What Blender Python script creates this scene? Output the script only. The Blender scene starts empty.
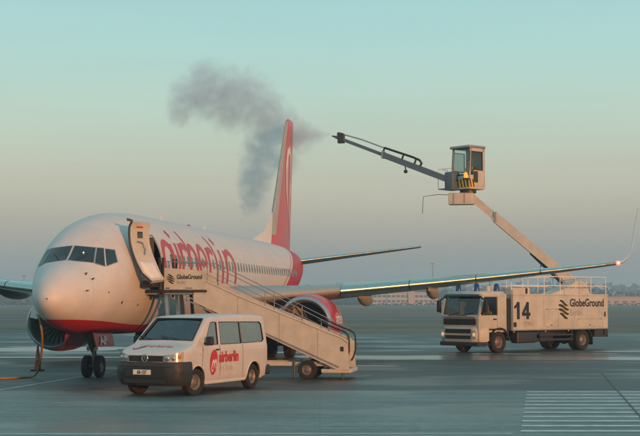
import bpy, bmesh, math, random
from mathutils import Vector, Matrix, noise
R = math.radians
PI = math.pi
rnd = random.Random(7)
scene = bpy.context.scene
col = scene.collection

# ---------------------------------------------------------------- camera
cam_d = bpy.data.cameras.new('camera')
cam = bpy.data.objects.new('camera', cam_d)
col.objects.link(cam)
cam.location = (0, 0, 2.38)
cam.rotation_euler = (R(90 + 3.583), 0, 0)
cam_d.sensor_width = 36
cam_d.lens = 36 * 1329 / 640
cam_d.clip_end = 9000
scene.camera = cam

# ---------------------------------------------------------------- sky and sun
SUN_AZ, SUN_EL = R(30), R(5)          # the sun stands behind the camera to the right
world = bpy.data.worlds.new('World')
scene.world = world
world.use_nodes = True
wn, wl = world.node_tree.nodes, world.node_tree.links
wn.clear()
w_out = wn.new('ShaderNodeOutputWorld')
w_bg = wn.new('ShaderNodeBackground')
w_bg.inputs['Strength'].default_value = 0.12
sky = wn.new('ShaderNodeTexSky')
sky.sky_type = 'NISHITA'
sky.sun_disc = False
sky.sun_elevation = SUN_EL
sky.sun_rotation = PI - SUN_AZ
sky.air_density = 1.2
sky.dust_density = 3.0
sky.ozone_density = 1.6
# the winter haze bank: grey-blue on the horizon, peach above it, teal higher up, the same all round
tc = wn.new('ShaderNodeTexCoord')
sep = wn.new('ShaderNodeSeparateXYZ')
wl.new(tc.outputs['Generated'], sep.inputs[0])
ramp = wn.new('ShaderNodeValToRGB')
ramp.color_ramp.interpolation = 'B_SPLINE'
wl.new(sep.outputs['Z'], ramp.inputs[0])
stops = [(0.0, (2.1, 2.8, 3.1)), (0.018, (2.5, 3.0, 3.15)), (0.045, (3.7, 3.65, 3.35)), (0.08, (5.3, 4.9, 3.9)),
         (0.125, (5.3, 6.25, 5.15)), (0.175, (4.5, 6.9, 6.3)), (0.225, (3.85, 6.6, 6.7)), (0.45, (3.0, 5.3, 5.8)), (1.0, (2.1, 4.0, 4.8))]
el = ramp.color_ramp.elements
while len(el) < len(stops):
    el.new(0.5)
for e, (p, c) in zip(el, stops):
    e.position = p
    e.color = (c[0] / 8, c[1] / 8, c[2] / 8, 1)
gain = wn.new('ShaderNodeVectorMath')
gain.operation = 'SCALE'
gain.inputs['Scale'].default_value = 8.0
wl.new(ramp.outputs[0], gain.inputs[0])
wmix = wn.new('ShaderNodeMix')
wmix.data_type = 'RGBA'
wmix.inputs[0].default_value = 0.82
wl.new(sky.outputs[0], wmix.inputs[6])
wl.new(gain.outputs[0], wmix.inputs[7])
# thin, barely visible veils in the haze
vm = wn.new('ShaderNodeMapping')
vm.inputs['Scale'].default_value = (2.0, 2.0, 16.0)
wl.new(tc.outputs['Generated'], vm.inputs[0])
vn = wn.new('ShaderNodeTexNoise')
vn.inputs['Scale'].default_value = 1.3
vn.inputs['Detail'].default_value = 5
wl.new(vm.outputs[0], vn.inputs['Vector'])
vr = wn.new('ShaderNodeMapRange')
vr.inputs['From Min'].default_value = 0.3
vr.inputs['From Max'].default_value = 0.7
vr.inputs['To Min'].default_value = 0.965
vr.inputs['To Max'].default_value = 1.035
wl.new(vn.outputs['Fac'], vr.inputs['Value'])
vs_w = wn.new('ShaderNodeVectorMath')
vs_w.operation = 'SCALE'
wl.new(wmix.outputs[2], vs_w.inputs[0])
wl.new(vr.outputs[0], vs_w.inputs['Scale'])
wl.new(vs_w.outputs[0], w_bg.inputs['Color'])
wl.new(w_bg.outputs[0], w_out.inputs['Surface'])

sun_d = bpy.data.lights.new('sun', 'SUN')
sun_d.energy = 3.7
sun_d.angle = R(1.2)
sun_d.color = (1.0, 0.345, 0.085)
sun = bpy.data.objects.new('sun', sun_d)
col.objects.link(sun)
sdir = Vector((math.sin(SUN_AZ) * math.cos(SUN_EL), -math.cos(SUN_AZ) * math.cos(SUN_EL), math.sin(SUN_EL)))
sun.rotation_euler = sdir.to_track_quat('Z', 'Y').to_euler()
sun.location = sdir * 60

scene.view_settings.view_transform = 'Standard'
scene.view_settings.look = 'None'
scene.view_settings.exposure = 0.0
scene.view_settings.gamma = 1.0
scene.view_settings.use_curve_mapping = False
scene.render.engine = 'CYCLES'
scene.cycles.use_denoising = True
scene.cycles.max_bounces = 8
scene.cycles.volume_bounces = 1
scene.cycles.transparent_max_bounces = 16
scene.cycles.caustics_reflective = False
scene.cycles.caustics_refractive = False


# ---------------------------------------------------------------- materials
MATS = {}


def mat(name, color, rough=0.5, metal=0.0, spec=0.5, dirt=0.12, scale=3.0, bump=0.0, bscale=60.0, emit=None, estr=0.0, coat=0.0):
    """a plain surface: base colour broken up by two noises, a little roughness variation and fine relief"""
    m = bpy.data.materials.new(name)
    m.use_nodes = True
    n, l = m.node_tree.nodes, m.node_tree.links
    b = n['Principled BSDF']
    t = n.new('ShaderNodeTexCoord')
    a = n.new('ShaderNodeTexNoise')
    a.inputs['Scale'].default_value = scale
    a.inputs['Detail'].default_value = 6
    a.inputs['Roughness'].default_value = 0.65
    l.new(t.outputs['Object'], a.inputs['Vector'])
    r = n.new('ShaderNodeMapRange')
    r.inputs['From Min'].default_value = 0.3
    r.inputs['From Max'].default_value = 0.72
    r.inputs['To Min'].default_value = 1.0 - dirt
    r.inputs['To Max'].default_value = 1.0 + dirt * 0.4
    l.new(a.outputs['Fac'], r.inputs['Value'])
    x = n.new('ShaderNodeVectorMath')
    x.operation = 'SCALE'
    x.inputs[0].default_value = color[:3]
    l.new(r.outputs[0], x.inputs['Scale'])
    l.new(x.outputs[0], b.inputs['Base Color'])
    q = n.new('ShaderNodeMapRange')
    q.inputs['To Min'].default_value = max(0.02, rough - 0.08)
    q.inputs['To Max'].default_value = min(1.0, rough + 0.10)
    l.new(a.outputs['Fac'], q.inputs['Value'])
    l.new(q.outputs[0], b.inputs['Roughness'])
    b.inputs['Metallic'].default_value = metal
    b.inputs['Specular IOR Level'].default_value = spec
    b.inputs['Coat Weight'].default_value = coat
    if bump:
        f = n.new('ShaderNodeTexNoise')
        f.inputs['Scale'].default_value = bscale
        f.inputs['Detail'].default_value = 4
        l.new(t.outputs['Object'], f.inputs['Vector'])
        u = n.new('ShaderNodeBump')
        u.inputs['Strength'].default_value = bump
        u.inputs['Distance'].default_value = 0.02
        l.new(f.outputs['Fac'], u.inputs['Height'])
        l.new(u.outputs[0], b.inputs['Normal'])
    if emit:
        b.inputs['Emission Color'].default_value = (*emit, 1)
        b.inputs['Emission Strength'].default_value = estr
    MATS[name] = m
    return m


def glass_mat(name, tint, opacity_lo, gloss_rough=0.02, body=(0.01, 0.015, 0.015), dens=0.0):
    """a pane: tinted see-through, mirror-like at grazing angles, partly absorbing film (dens)"""
    m = bpy.data.materials.new(name)
    m.use_nodes = True
    n, l = m.node_tree.nodes, m.node_tree.links
    n.clear()
    o = n.new('ShaderNodeOutputMaterial')
    tr = n.new('ShaderNodeBsdfTransparent')
    tr.inputs[0].default_value = (*tint, 1)
    df = n.new('ShaderNodeBsdfDiffuse')
    df.inputs[0].default_value = (*body, 1)
    gl = n.new('ShaderNodeBsdfGlossy')
    gl.inputs['Roughness'].default_value = gloss_rough
    fr = n.new('ShaderNodeFresnel')
    fr.inputs[0].default_value = 1.6
    m1 = n.new('ShaderNodeMixShader')
    m1.inputs[0].default_value = dens
    l.new(tr.outputs[0], m1.inputs[1])
    l.new(df.outputs[0], m1.inputs[2])
    ad = n.new('ShaderNodeMath')
    ad.operation = 'ADD'
    ad.use_clamp = True
    ad.inputs[1].default_value = opacity_lo
    l.new(fr.outputs[0], ad.inputs[0])
    m2 = n.new('ShaderNodeMixShader')
    l.new(ad.outputs[0], m2.inputs[0])
    l.new(m1.outputs[0], m2.inputs[1])
    l.new(gl.outputs[0], m2.inputs[2])
    l.new(m2.outputs[0], o.inputs['Surface'])
    MATS[name] = m
    return m


mat('white_paint', (0.72, 0.71, 0.69), 0.32, coat=0.15)
mat('cream_paint', (0.52, 0.52, 0.47), 0.45, dirt=0.18)
mat('van_white', (0.57, 0.555, 0.53), 0.30, coat=0.3, dirt=0.10, scale=2.2)
mat('truck_white', (0.50, 0.53, 0.49), 0.42, dirt=0.22, scale=1.6)
mat('red_paint', (0.50, 0.022, 0.035), 0.35, coat=0.2)
mat('red_mark', (0.50, 0.030, 0.045), 0.45)
mat('white_mark', (0.78, 0.77, 0.75), 0.5)
mat('grey_mark', (0.27, 0.27, 0.27), 0.5)
mat('black_mark', (0.015, 0.016, 0.02), 0.5)
mat('yellow_mark', (0.70, 0.48, 0.04), 0.5)
mat('wing_grey', (0.33, 0.36, 0.34), 0.38, dirt=0.14)
mat('wing_leading', (0.50, 0.58, 0.52), 0.24, metal=0.95, dirt=0.10)
mat('pale_text', (0.60, 0.55, 0.48), 0.5)
mat('bare_metal', (0.50, 0.51, 0.52), 0.34, metal=0.9)
mat('steel', (0.36, 0.37, 0.38), 0.42, metal=0.7)
mat('dark_metal', (0.05, 0.052, 0.055), 0.45, metal=0.4)
mat('boom_blue', (0.10, 0.15, 0.20), 0.45, metal=0.2)
mat('black_plastic', (0.016, 0.017, 0.020), 0.55)
mat('grey_plastic', (0.028, 0.029, 0.032), 0.55, dirt=0.25)
mat('rubber', (0.016, 0.016, 0.017), 0.8, dirt=0.3, bump=0.3)
mat('rim_steel', (0.21, 0.20, 0.18), 0.5, metal=0.35, dirt=0.3)
mat('interior_grey', (0.10, 0.10, 0.105), 0.8)
mat('seat_cloth', (0.05, 0.055, 0.065), 0.9)
mat('beacon_blue', (0.012, 0.06, 0.22), 0.15, spec=0.6)
mat('beacon_amber', (0.9, 0.35, 0.02), 0.3, emit=(1.0, 0.24, 0.015), estr=1.5)
mat('nav_red', (0.9, 0.08, 0.03), 0.3, emit=(1.0, 0.06, 0.03), estr=6.0)
mat('nav_glow', (0.9, 0.5, 0.2), 0.3, emit=(1.0, 0.36, 0.12), estr=7.0)
mat('lamp_lens', (0.55, 0.57, 0.58), 0.35, metal=0.1, dirt=0.05)
mat('lamp_lit', (0.8, 0.7, 0.5), 0.2, emit=(1.0, 0.55, 0.22), estr=0.45)
mat('cockpit_lamp', (0.8, 0.7, 0.5), 0.2, emit=(1.0, 0.85, 0.6), estr=5.0)
mat('lamp_orange', (0.65, 0.22, 0.03), 0.2)
mat('cable_yellow', (0.30, 0.20, 0.05), 0.6)
mat('cone_red', (0.33, 0.030, 0.020), 0.6, dirt=0.3)
mat('hi_vis', (0.55, 0.62, 0.05), 0.8)
mat('trousers', (0.03, 0.035, 0.06), 0.9)
mat('skin', (0.48, 0.28, 0.20), 0.6)
mat('hair', (0.04, 0.025, 0.018), 0.8)
mat('cockpit_glass', (0.018, 0.03, 0.035), 0.06, spec=0.8, dirt=0.05)
mat('cabin_window', (0.05, 0.055, 0.06), 0.12, spec=0.7, dirt=0.1)
mat('plate', (0.70, 0.70, 0.66), 0.4)
mat('marking_white', (0.72, 0.73, 0.70), 0.6, dirt=0.40, scale=2.5)
mat('marking_faint', (0.38, 0.40, 0.39), 0.6, dirt=0.6, scale=1.2)
mat('tar', (0.012, 0.013, 0.015), 0.5)
mat('far_wall', (0.42, 0.43, 0.43), 0.8)
mat('far_pink', (0.42, 0.36, 0.35), 0.8)
mat('far_roof', (0.30, 0.28, 0.27), 0.8)
mat('far_glass', (0.08, 0.10, 0.12), 0.3)
mat('mast_grey', (0.22, 0.22, 0.22), 0.6)
mat('vest_strip', (0.6, 0.6, 0.58), 0.5)
glass_mat('van_glass', (0.34, 0.48, 0.45), 0.30, body=(0.05, 0.075, 0.075), dens=0.20)
glass_mat('wind_glass', (0.30, 0.38, 0.37), 0.10, body=(0.008, 0.012, 0.014), dens=0.35)
glass_mat('truck_glass', (0.34, 0.40, 0.40), 0.02, body=(0.008, 0.010, 0.012), dens=0.45)
glass_mat('clear_glass', (0.62, 0.70, 0.68), 0.03)
glass_mat('lamp_glass', (0.92, 0.94, 0.94), 0.04)


# ---------------------------------------------------------------- mesh helpers
class MB:
    """collects geometry; build() links it as ONE mesh object"""

    def __init__(self):
        self.v, self.f, self.m = [], [], []
        self.mi = 0

    def add(self, verts, faces):
        o = len(self.v)
        self.v += [tuple(p) for p in verts]
        for fc in faces:
            self.f.append(tuple(i + o for i in fc))
            self.m.append(self.mi)
        return self

    def box(self, lo, hi):
        (a, b, c), (d, e, f) = lo, hi
        return self.add([(a, b, c), (d, b, c), (d, e, c), (a, e, c), (a, b, f), (d, b, f), (d, e, f), (a, e, f)],
                        [(0, 3, 2, 1), (4, 5, 6, 7), (0, 1, 5, 4), (1, 2, 6, 5), (2, 3, 7, 6), (3, 0, 4, 7)])

    def bbox(self, lo, hi, r=0.02, seg=2):
        bm = bmesh.new()
        bmesh.ops.create_cube(bm, size=1)
        c = [(a + b) / 2 for a, b in zip(lo, hi)]
        d = [abs(b - a) for a, b in zip(lo, hi)]
        for q in bm.verts:
            q.co = Vector((c[0] + q.co.x * d[0], c[1] + q.co.y * d[1], c[2] + q.co.z * d[2]))
        bmesh.ops.bevel(bm, geom=bm.edges[:], offset=min(r, min(d) * 0.45), segments=seg, affect='EDGES', profile=0.6)
        bm.verts.index_update()
        self.add([q.co for q in bm.verts], [[q.index for q in fc.verts] for fc in bm.faces])
        bm.free()
        return self

    def bar(self, a, b, w, h=None, up=(0, 0, 1)):
        """rectangular bar from a to b"""
        a, b = Vector(a), Vector(b)
        h = h or w
        d = (b - a).normalized()
        u = Vector(up)
        if abs(d.dot(u)) > 0.98:
            u = Vector((1, 0, 0))
        s = d.cross(u).normalized()
        u = s.cross(d)
        pts = []
        for p in (a, b):
            for i, j in ((-1, -1), (1, -1), (1, 1), (-1, 1)):
                pts.append(p + s * (i * w / 2) + u * (j * h / 2))
        return self.add(pts, [(3, 2, 1, 0), (4, 5, 6, 7), (0, 1, 5, 4), (1, 2, 6, 5), (2, 3, 7, 6), (3, 0, 4, 7)])

    def tube(self, path, r, n=8, cap=True):
        path = [Vector(p) for p in path]
        rr = r if isinstance(r, (list, tuple)) else [r] * len(path)
        rings = []
        t0 = (path[1] - path[0]).normalized()
        u = t0.orthogonal().normalized()
        for i, p in enumerate(path):
            t = (path[min(i + 1, len(path) - 1)] - path[max(i - 1, 0)]).normalized()
            u = (u - t * u.dot(t)).normalized()
            w = t.cross(u)
            rings.append([p + (u * math.cos(2 * PI * k / n) + w * math.sin(2 * PI * k / n)) * rr[i] for k in range(n)])
        return self.loft(rings, closed=True, cap=cap)

    def loft(self, rings, closed=True, cap=True):
        n = len(rings[0])
        vs = [p for q in rings for p in q]
        fs = []
        for i in range(len(rings) - 1):
            for k in range(n if closed else n - 1):
                k2 = (k + 1) % n
                fs.append((i * n + k, i * n + k2, (i + 1) * n + k2, (i + 1) * n + k))
        if cap and closed:
            fs.append(tuple(range(n - 1, -1, -1)))
            fs.append(tuple((len(rings) - 1) * n + k for k in range(n)))
        return self.add(vs, fs)

    def lathe(self, prof, axis='x', centre=(0, 0, 0), n=32, squash=None):
        """prof: (along axis, radius); open ends"""
        c = Vector(centre)
        rings = []
        for a, r in prof:
            q = []
            for k in range(n):
                t = 2 * PI * k / n
                u, w = r * math.cos(t), r * math.sin(t)
                if squash:
                    w = w * squash if w < 0 else w
                q.append(c + (Vector((a, u, w)) if axis == 'x' else Vector((u, a, w)) if axis == 'y' else Vector((u, w, a))))
            rings.append(q)
        return self.loft(rings, closed=True, cap=False)

    def grid(self, fn, nu, nv):
        vs = [fn(i / nu, j / nv) for i in range(nu + 1) for j in range(nv + 1)]
        fs = [(i * (nv + 1) + j, (i + 1) * (nv + 1) + j, (i + 1) * (nv + 1) + j + 1, i * (nv + 1) + j + 1) for i in range(nu) for j in range(nv)]
        return self.add(vs, fs)

    def poly(self, pts, ext):
        """closed outline pts (3D, planar) extruded by vector ext"""
        n = len(pts)
        e = Vector(ext)
        p2 = [Vector(p) + e for p in pts]
        return self.add(list(pts) + p2, [tuple(range(n - 1, -1, -1)), tuple(range(n, 2 * n))] + [(k, (k + 1) % n, n + (k + 1) % n, n + k) for k in range(n)])

    def build(self, name, m, parent=None, smooth=None, recalc=True, loc=None, rot=None):
        me = bpy.data.meshes.new(name)
        me.from_pydata(self.v, [], self.f)
        ms = m if isinstance(m, (list, tuple)) else [m]
        for q in ms:
            me.materials.append(MATS[q] if isinstance(q, str) else q)
        if len(ms) > 1:
            me.polygons.foreach_set('material_index', self.m)
        if recalc:
            bm = bmesh.new()
            bm.from_mesh(me)
            bmesh.ops.recalc_face_normals(bm, faces=bm.faces)
            bm.to_mesh(me)
            bm.free()
        if smooth is not None:
            me.polygons.foreach_set('use_smooth', [True] * len(me.polygons))
            me.set_sharp_from_angle(angle=R(smooth))
        return link(name, me, parent, loc, rot)


def link(name, me, parent=None, loc=None, rot=None):
    o = bpy.data.objects.new(name, me)
    col.objects.link(o)
    if parent:
        o.parent = parent
    if loc is not None:
        o.location = loc
    if rot is not None:
        o.rotation_euler = rot
    return o


def thing(name, label, cat, loc=(0, 0, 0), rotz=0.0, group=None):
    o = bpy.data.objects.new(name, None)
    o.empty_display_size = 0.3
    col.objects.link(o)
    o.location = loc
    o.rotation_euler = (0, 0, rotz)
    return tag(o, label, cat, group)


def tag(o, label, cat, group=None, kind=None):
    if label:
        o['label'] = label
    if cat:
        o['category'] = cat
    if group:
        o['group'] = group
    if kind:
        o['kind'] = kind
    return o


def struct(o):
    o['kind'] = 'structure'
    return o


def boolean(o, cutters):
    """cut the closed cutter meshes out of object o for good; cutter objects are removed"""
    for c in cutters:
        c.parent = o.parent
        md = o.modifiers.new('cut', 'BOOLEAN')
        md.operation = 'DIFFERENCE'
        md.solver = 'EXACT'
        md.material_mode = 'INDEX'
        md.object = c
    bpy.context.view_layer.update()
    dg = bpy.context.evaluated_depsgraph_get()
    me = bpy.data.meshes.new_from_object(o.evaluated_get(dg))
    o.modifiers.clear()
    o.data = me
    for c in cutters:
        bpy.data.objects.remove(c)


def text_mesh(body, size, offset=0.0, extrude=0.0, xscale=1.0, align='LEFT', shear=0.0):
    cu = bpy.data.curves.new('lettering', 'FONT')
    cu.body = body
    cu.size = size
    cu.offset = offset
    cu.extrude = extrude
    cu.align_x = align
    cu.shear = shear
    cu.resolution_u = 4
    o = bpy.data.objects.new('lettering', cu)
    col.objects.link(o)
    bpy.context.view_layer.update()
    me = bpy.data.meshes.new_from_object(o.evaluated_get(bpy.context.evaluated_depsgraph_get()))
    bpy.data.objects.remove(o)
    if xscale != 1.0:
        for v in me.vertices:
            v.co.x *= xscale
    return me


def lettering(body, size, m, parent, origin, xdir, ydir, offset=0.0, xscale=1.0, align='LEFT', name='lettering', warp=None, shear=0.0):
    """flat letters laid on a surface: text x runs along xdir, text y along ydir, 4 mm thick"""
    me = text_mesh(body, size, offset, 0.002, xscale, align, shear)
    X, Y = Vector(xdir).normalized(), Vector(ydir).normalized()
    N = X.cross(Y)
    O = Vector(origin)
    for v in me.vertices:
        p = O + X * v.co.x + Y * v.co.y + N * v.co.z
        v.co = warp(p) if warp else p
    me.materials.clear()
    me.materials.append(MATS[m])
    return link(name, me, parent)


def ribbon(mb, pts, w, fn, step=0.06):
    """stroke of width w (number or per-point list) along 2D polyline pts, mapped to the surface by fn(u, v)"""
    P = [Vector(p) for p in pts]
    W = w if isinstance(w, (list, tuple)) else [w] * len(P)
    Q, V = [], []
    for i in range(len(P) - 1):
        k = max(1, int((P[i + 1] - P[i]).length / step))
        for j in range(k):
            t = j / k
            Q.append(P[i].lerp(P[i + 1], t))
            V.append(W[i] + (W[i + 1] - W[i]) * t)
    Q.append(P[-1])
    V.append(W[-1])
    L, Rr = [], []
    for i, q in enumerate(Q):
        d = (Q[min(i + 1, len(Q) - 1)] - Q[max(i - 1, 0)]).normalized()
        nrm = Vector((-d.y, d.x))
        L.append(q + nrm * V[i] / 2)
        Rr.append(q - nrm * V[i] / 2)
    vs = []
    for a, c, b in zip(L, Q, Rr):
        vs += [fn(*a), fn(*c), fn(*b)]
    fs = []
    for i in range(len(Q) - 1):
        fs += [(3 * i, 3 * i + 3, 3 * i + 4, 3 * i + 1), (3 * i + 1, 3 * i + 4, 3 * i + 5, 3 * i + 2)]
    mb.add(vs, fs)


def arc(cx, cy, rx, ry, a0, a1, n=14):
    return [(cx + rx * math.cos(R(a0 + (a1 - a0) * i / n)), cy + ry * math.sin(R(a0 + (a1 - a0) * i / n))) for i in range(n + 1)]


def wheel(parent, centre, r, w, rim_r, name='wheel', side=1, bolts=5, rim_mat='rim_steel', yaw=0.0):
    """road wheel turning about local x: a rim (the wheel mesh) with its tyre, hub cap and holes"""
    mb = MB()
    s = side
    mb.lathe([(-s * w * 0.30, rim_r * 0.98), (s * w * 0.30, rim_r * 0.99), (s * w * 0.34, rim_r * 0.94), (s * w * 0.26, rim_r * 0.86), (s * w * 0.12, rim_r * 0.74),
              (s * w * 0.16, rim_r * 0.46), (s * w * 0.30, rim_r * 0.30), (s * w * 0.34, rim_r * 0.26), (s * w * 0.36, 0.001)], n=28)
    o = mb.build(name, rim_mat, parent, 40, loc=centre, rot=(0, 0, yaw))
    t = MB()
    t.lathe([(-w * 0.40, rim_r * 0.97), (-w * 0.49, r * 0.80), (-w * 0.46, r * 0.93), (-w * 0.36, r * 0.99), (-w * 0.05, r), (-w * 0.03, r * 0.985), (w * 0.03, r * 0.985), (w * 0.05, r), (w * 0.36, r * 0.99), (w * 0.46, r * 0.93),
             (w * 0.49, r * 0.80), (w * 0.40, rim_r * 0.97)], n=36)
    t.build('tyre', 'rubber', o, 35)
    h = MB()
    for k in range(bolts * 2):
        a = 2 * PI * k / (bolts * 2)
        y, z = rim_r * 0.60 * math.cos(a), rim_r * 0.60 * math.sin(a)
        q = rim_r * 0.085
        h.add([(s * w * 0.158, y + q * math.cos(b), z + q * math.sin(b)) for b in [i * PI / 4 for i in range(8)]], [tuple(range(8))])
    h.build('rim_hole', 'black_plastic', o)['kind'] = 'stuff'
    return o


# ---------------------------------------------------------------- hull of the airliner: section table and skin functions
def _interp(t,x):
    if x<=t[0][0]: return t[0][1:]
    for a,b in zip(t,t[1:]):
        if x<=b[0]:
            u=(x-a[0])/(b[0]-a[0]); return tuple(p+(q-p)*u for p,q in zip(a[1:],b[1:]))
    return t[-1][1:]
def _smooth(t,x):
    # Catmull-Rom (monotone-limited) interpolation of table rows (x, a, b, ...)
    n=len(t)
    if x<=t[0][0]: return t[0][1:]
    if x>=t[-1][0]: return t[-1][1:]
    for i in range(n-1):
        if x<=t[i+1][0]: break
    h=t[i+1][0]-t[i][0]; u=(x-t[i][0])/h; out=[]
    for k in range(1,len(t[0])):
        d=(t[i+1][k]-t[i][k])/h
        def tan(j):
            if j==0 or j==n-1: return (t[min(j+1,n-1)][k]-t[max(j-1,0)][k])/(t[min(j+1,n-1)][0]-t[max(j-1,0)][0])
            d0=(t[j][k]-t[j-1][k])/(t[j][0]-t[j-1][0]); d1=(t[j+1][k]-t[j][k])/(t[j+1][0]-t[j][0])
            return 0 if d0*d1<=0 else 2*d0*d1/(d0+d1)
        m0,m1=tan(i),tan(i+1)
        out.append((2*u**3-3*u*u+1)*t[i][k]+(u**3-2*u*u+u)*h*m0+(-2*u**3+3*u*u)*t[i+1][k]+(u**3-u*u)*h*m1)
    return tuple(out)
# s, top, bottom, half width, height of the widest point
FUS=[(0.0,2.47,2.43,.02,2.45),(.06,2.66,2.25,.19,2.45),(.25,2.90,2.05,.40,2.47),(.65,3.21,1.82,.67,2.52),(1.15,3.44,1.64,.90,2.60),(1.6,3.62,1.53,1.08,2.70),
(2.1,4.02,1.45,1.27,2.84),(2.65,4.44,1.40,1.42,2.98),(3.4,4.82,1.35,1.58,3.12),(4.3,5.08,1.32,1.75,3.26),(5.4,5.24,1.31,1.84,3.38),(7.0,5.32,1.30,1.88,3.45),
(8.5,5.33,1.30,1.88,3.45),(24.5,5.33,1.30,1.88,3.45),(26.5,5.33,1.38,1.87,3.47),(28.5,5.33,1.66,1.80,3.55),(30.5,5.31,2.08,1.66,3.70),(32.5,5.26,2.58,1.44,3.90),
(34.5,5.17,3.13,1.14,4.12),(36.3,5.03,3.65,.78,4.33),(37.5,4.90,4.02,.50,4.47),(38.0,4.80,4.22,.32,4.52),(38.15,4.70,4.36,.18,4.53)]
def fus(s): return _smooth(FUS,s)
def fpt(s,a,off=0.0):
    """point on the skin at station s; a is the angle up from the widest point on the aircraft's left (pi/2 = crown)"""
    t,b,w,c=fus(s); h=(t-c) if math.sin(a)>=0 else (c-b)
    x=w*math.cos(a); z=h*math.sin(a)
    nx=math.cos(a)/max(w,1e-3); nz=math.sin(a)/max(h,1e-3); n=math.hypot(nx,nz)
    return (x+off*nx/n, s, c+z+off*nz/n)
def surf_s(lat,z):
    """station at which the nose skin passes through (lat, z)"""
    lo,hi=0.0,8.0
    for _ in range(50):
        m=(lo+hi)/2; t,b,w,c=fus(m); h=(t-c) if z>=c else (c-b)
        if (lat/w)**2+((z-c)/h)**2>1: lo=m
        else: hi=m
    return (lo+hi)/2


# ---------------------------------------------------------------- ground
def sheet(name, pts, z, m):
    mb = MB()
    mb.add([(x, y, z) for x, y in pts], [tuple(range(len(pts)))])
    return struct(mb.build(name, m, recalc=False))


def ground_mat(name, c1, c2, c3, scale, rough, wet=0.0, stretch=(1, 1, 1), bump=0.3, grain=0.2, slabs=0.0):
    m = bpy.data.materials.new(name)
    m.use_nodes = True
    n, l = m.node_tree.nodes, m.node_tree.links
    b = n['Principled BSDF']
    t = n.new('ShaderNodeTexCoord')
    mp = n.new('ShaderNodeMapping')
    mp.inputs['Scale'].default_value = stretch
    l.new(t.outputs['Object'], mp.inputs[0])

    def nz(sc, det, rgh, vec):
        a = n.new('ShaderNodeTexNoise')
        a.inputs['Scale'].default_value = sc
        a.inputs['Detail'].default_value = det
        a.inputs['Roughness'].default_value = rgh
        l.new(vec, a.inputs['Vector'])
        return a.outputs['Fac']
    big = nz(scale, 7, 0.62, mp.outputs[0])
    fine = nz(scale * 14, 9, 0.72, t.outputs['Object'])
    rp = n.new('ShaderNodeValToRGB')
    e = rp.color_ramp.elements
    e[0].position, e[0].color = 0.34, (*c1, 1)
    e[1].position, e[1].color = 0.66, (*c3, 1)
    k = e.new(0.5)
    k.color = (*c2, 1)
    l.new(big, rp.inputs[0])
    gr = n.new('ShaderNodeMapRange')
    gr.inputs['From Min'].default_value = 0.25
    gr.inputs['From Max'].default_value = 0.75
    gr.inputs['To Min'].default_value = 1 - grain
    gr.inputs['To Max'].default_value = 1 + grain
    l.new(fine, gr.inputs['Value'])
    sc = n.new('ShaderNodeVectorMath')
    sc.operation = 'SCALE'
    l.new(rp.outputs[0], sc.inputs[0])
    l.new(gr.outputs[0], sc.inputs['Scale'])
    colour = sc.outputs[0]
    if slabs:
        br = n.new('ShaderNodeTexBrick')
        br.offset = 0.0
        br.inputs['Color1'].default_value = (1, 1, 1, 1)
        br.inputs['Color2'].default_value = (0.88, 0.9, 0.92, 1)
        br.inputs['Mortar'].default_value = (0.5, 0.5, 0.5, 1)
        br.inputs['Scale'].default_value = 1.0
        br.inputs['Mortar Size'].default_value = 0.012
        br.inputs['Mortar Smooth'].default_value = 0.6
        br.inputs['Brick Width'].default_value = slabs
        br.inputs['Row Height'].default_value = slabs
        l.new(t.outputs['Object'], br.inputs['Vector'])
        mu = n.new('ShaderNodeMix')
        mu.data_type = 'RGBA'
        mu.blend_type = 'MULTIPLY'
        mu.inputs[0].default_value = 0.6
        l.new(colour, mu.inputs[6])
        l.new(br.outputs['Color'], mu.inputs[7])
        colour = mu.outputs[2]
    sm2 = n.new('ShaderNodeMapping')
    sm2.inputs['Scale'].default_value = (0.10, 1.0, 1.0)
    sm2.inputs['Rotation'].default_value = (0, 0, 0.10)
    l.new(t.outputs['Object'], sm2.inputs[0])
    sk = n.new('ShaderNodeMapRange')                # worn streaks along the traffic direction
    sk.inputs['From Min'].default_value = 0.35
    sk.inputs['From Max'].default_value = 0.65
    sk.inputs['To Min'].default_value = 0.74
    sk.inputs['To Max'].default_value = 1.14
    l.new(nz(0.9, 6, 0.68, sm2.outputs[0]), sk.inputs['Value'])
    ss = n.new('ShaderNodeVectorMath')
    ss.operation = 'SCALE'
    l.new(colour, ss.inputs[0])
    l.new(sk.outputs[0], ss.inputs['Scale'])
    colour = ss.outputs[0]
    hgt = fine
    if wet:
        pud = nz(scale * 0.9, 5, 0.55, mp.outputs[0])
        st = n.new('ShaderNodeMapRange')
        st.interpolation_type = 'SMOOTHSTEP'
        st.inputs['From Min'].default_value = 0.50
        st.inputs['From Max'].default_value = 0.62
        l.new(pud, st.inputs['Value'])
        rg = n.new('ShaderNodeMapRange')
        rg.inputs['To Min'].default_value = rough
        rg.inputs['To Max'].default_value = wet
        l.new(st.outputs[0], rg.inputs['Value'])
        l.new(rg.outputs[0], b.inputs['Roughness'])
        dk = n.new('ShaderNodeMapRange')
        dk.inputs['To Min'].default_value = 1.0
        dk.inputs['To Max'].default_value = 0.72
        l.new(st.outputs[0], dk.inputs['Value'])
        s2 = n.new('ShaderNodeVectorMath')
        s2.operation = 'SCALE'
        l.new(colour, s2.inputs[0])
        l.new(dk.outputs[0], s2.inputs['Scale'])
        colour = s2.outputs[0]
    else:
        b.inputs['Roughness'].default_value = rough
    l.new(colour, b.inputs['Base Color'])
    bp = n.new('ShaderNodeBump')
    bp.inputs['Strength'].default_value = bump
    bp.inputs['Distance'].default_value = 0.01
    l.new(hgt, bp.inputs['Height'])
    l.new(bp.outputs[0], b.inputs['Normal'])
    MATS[name] = m
    return m


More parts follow.
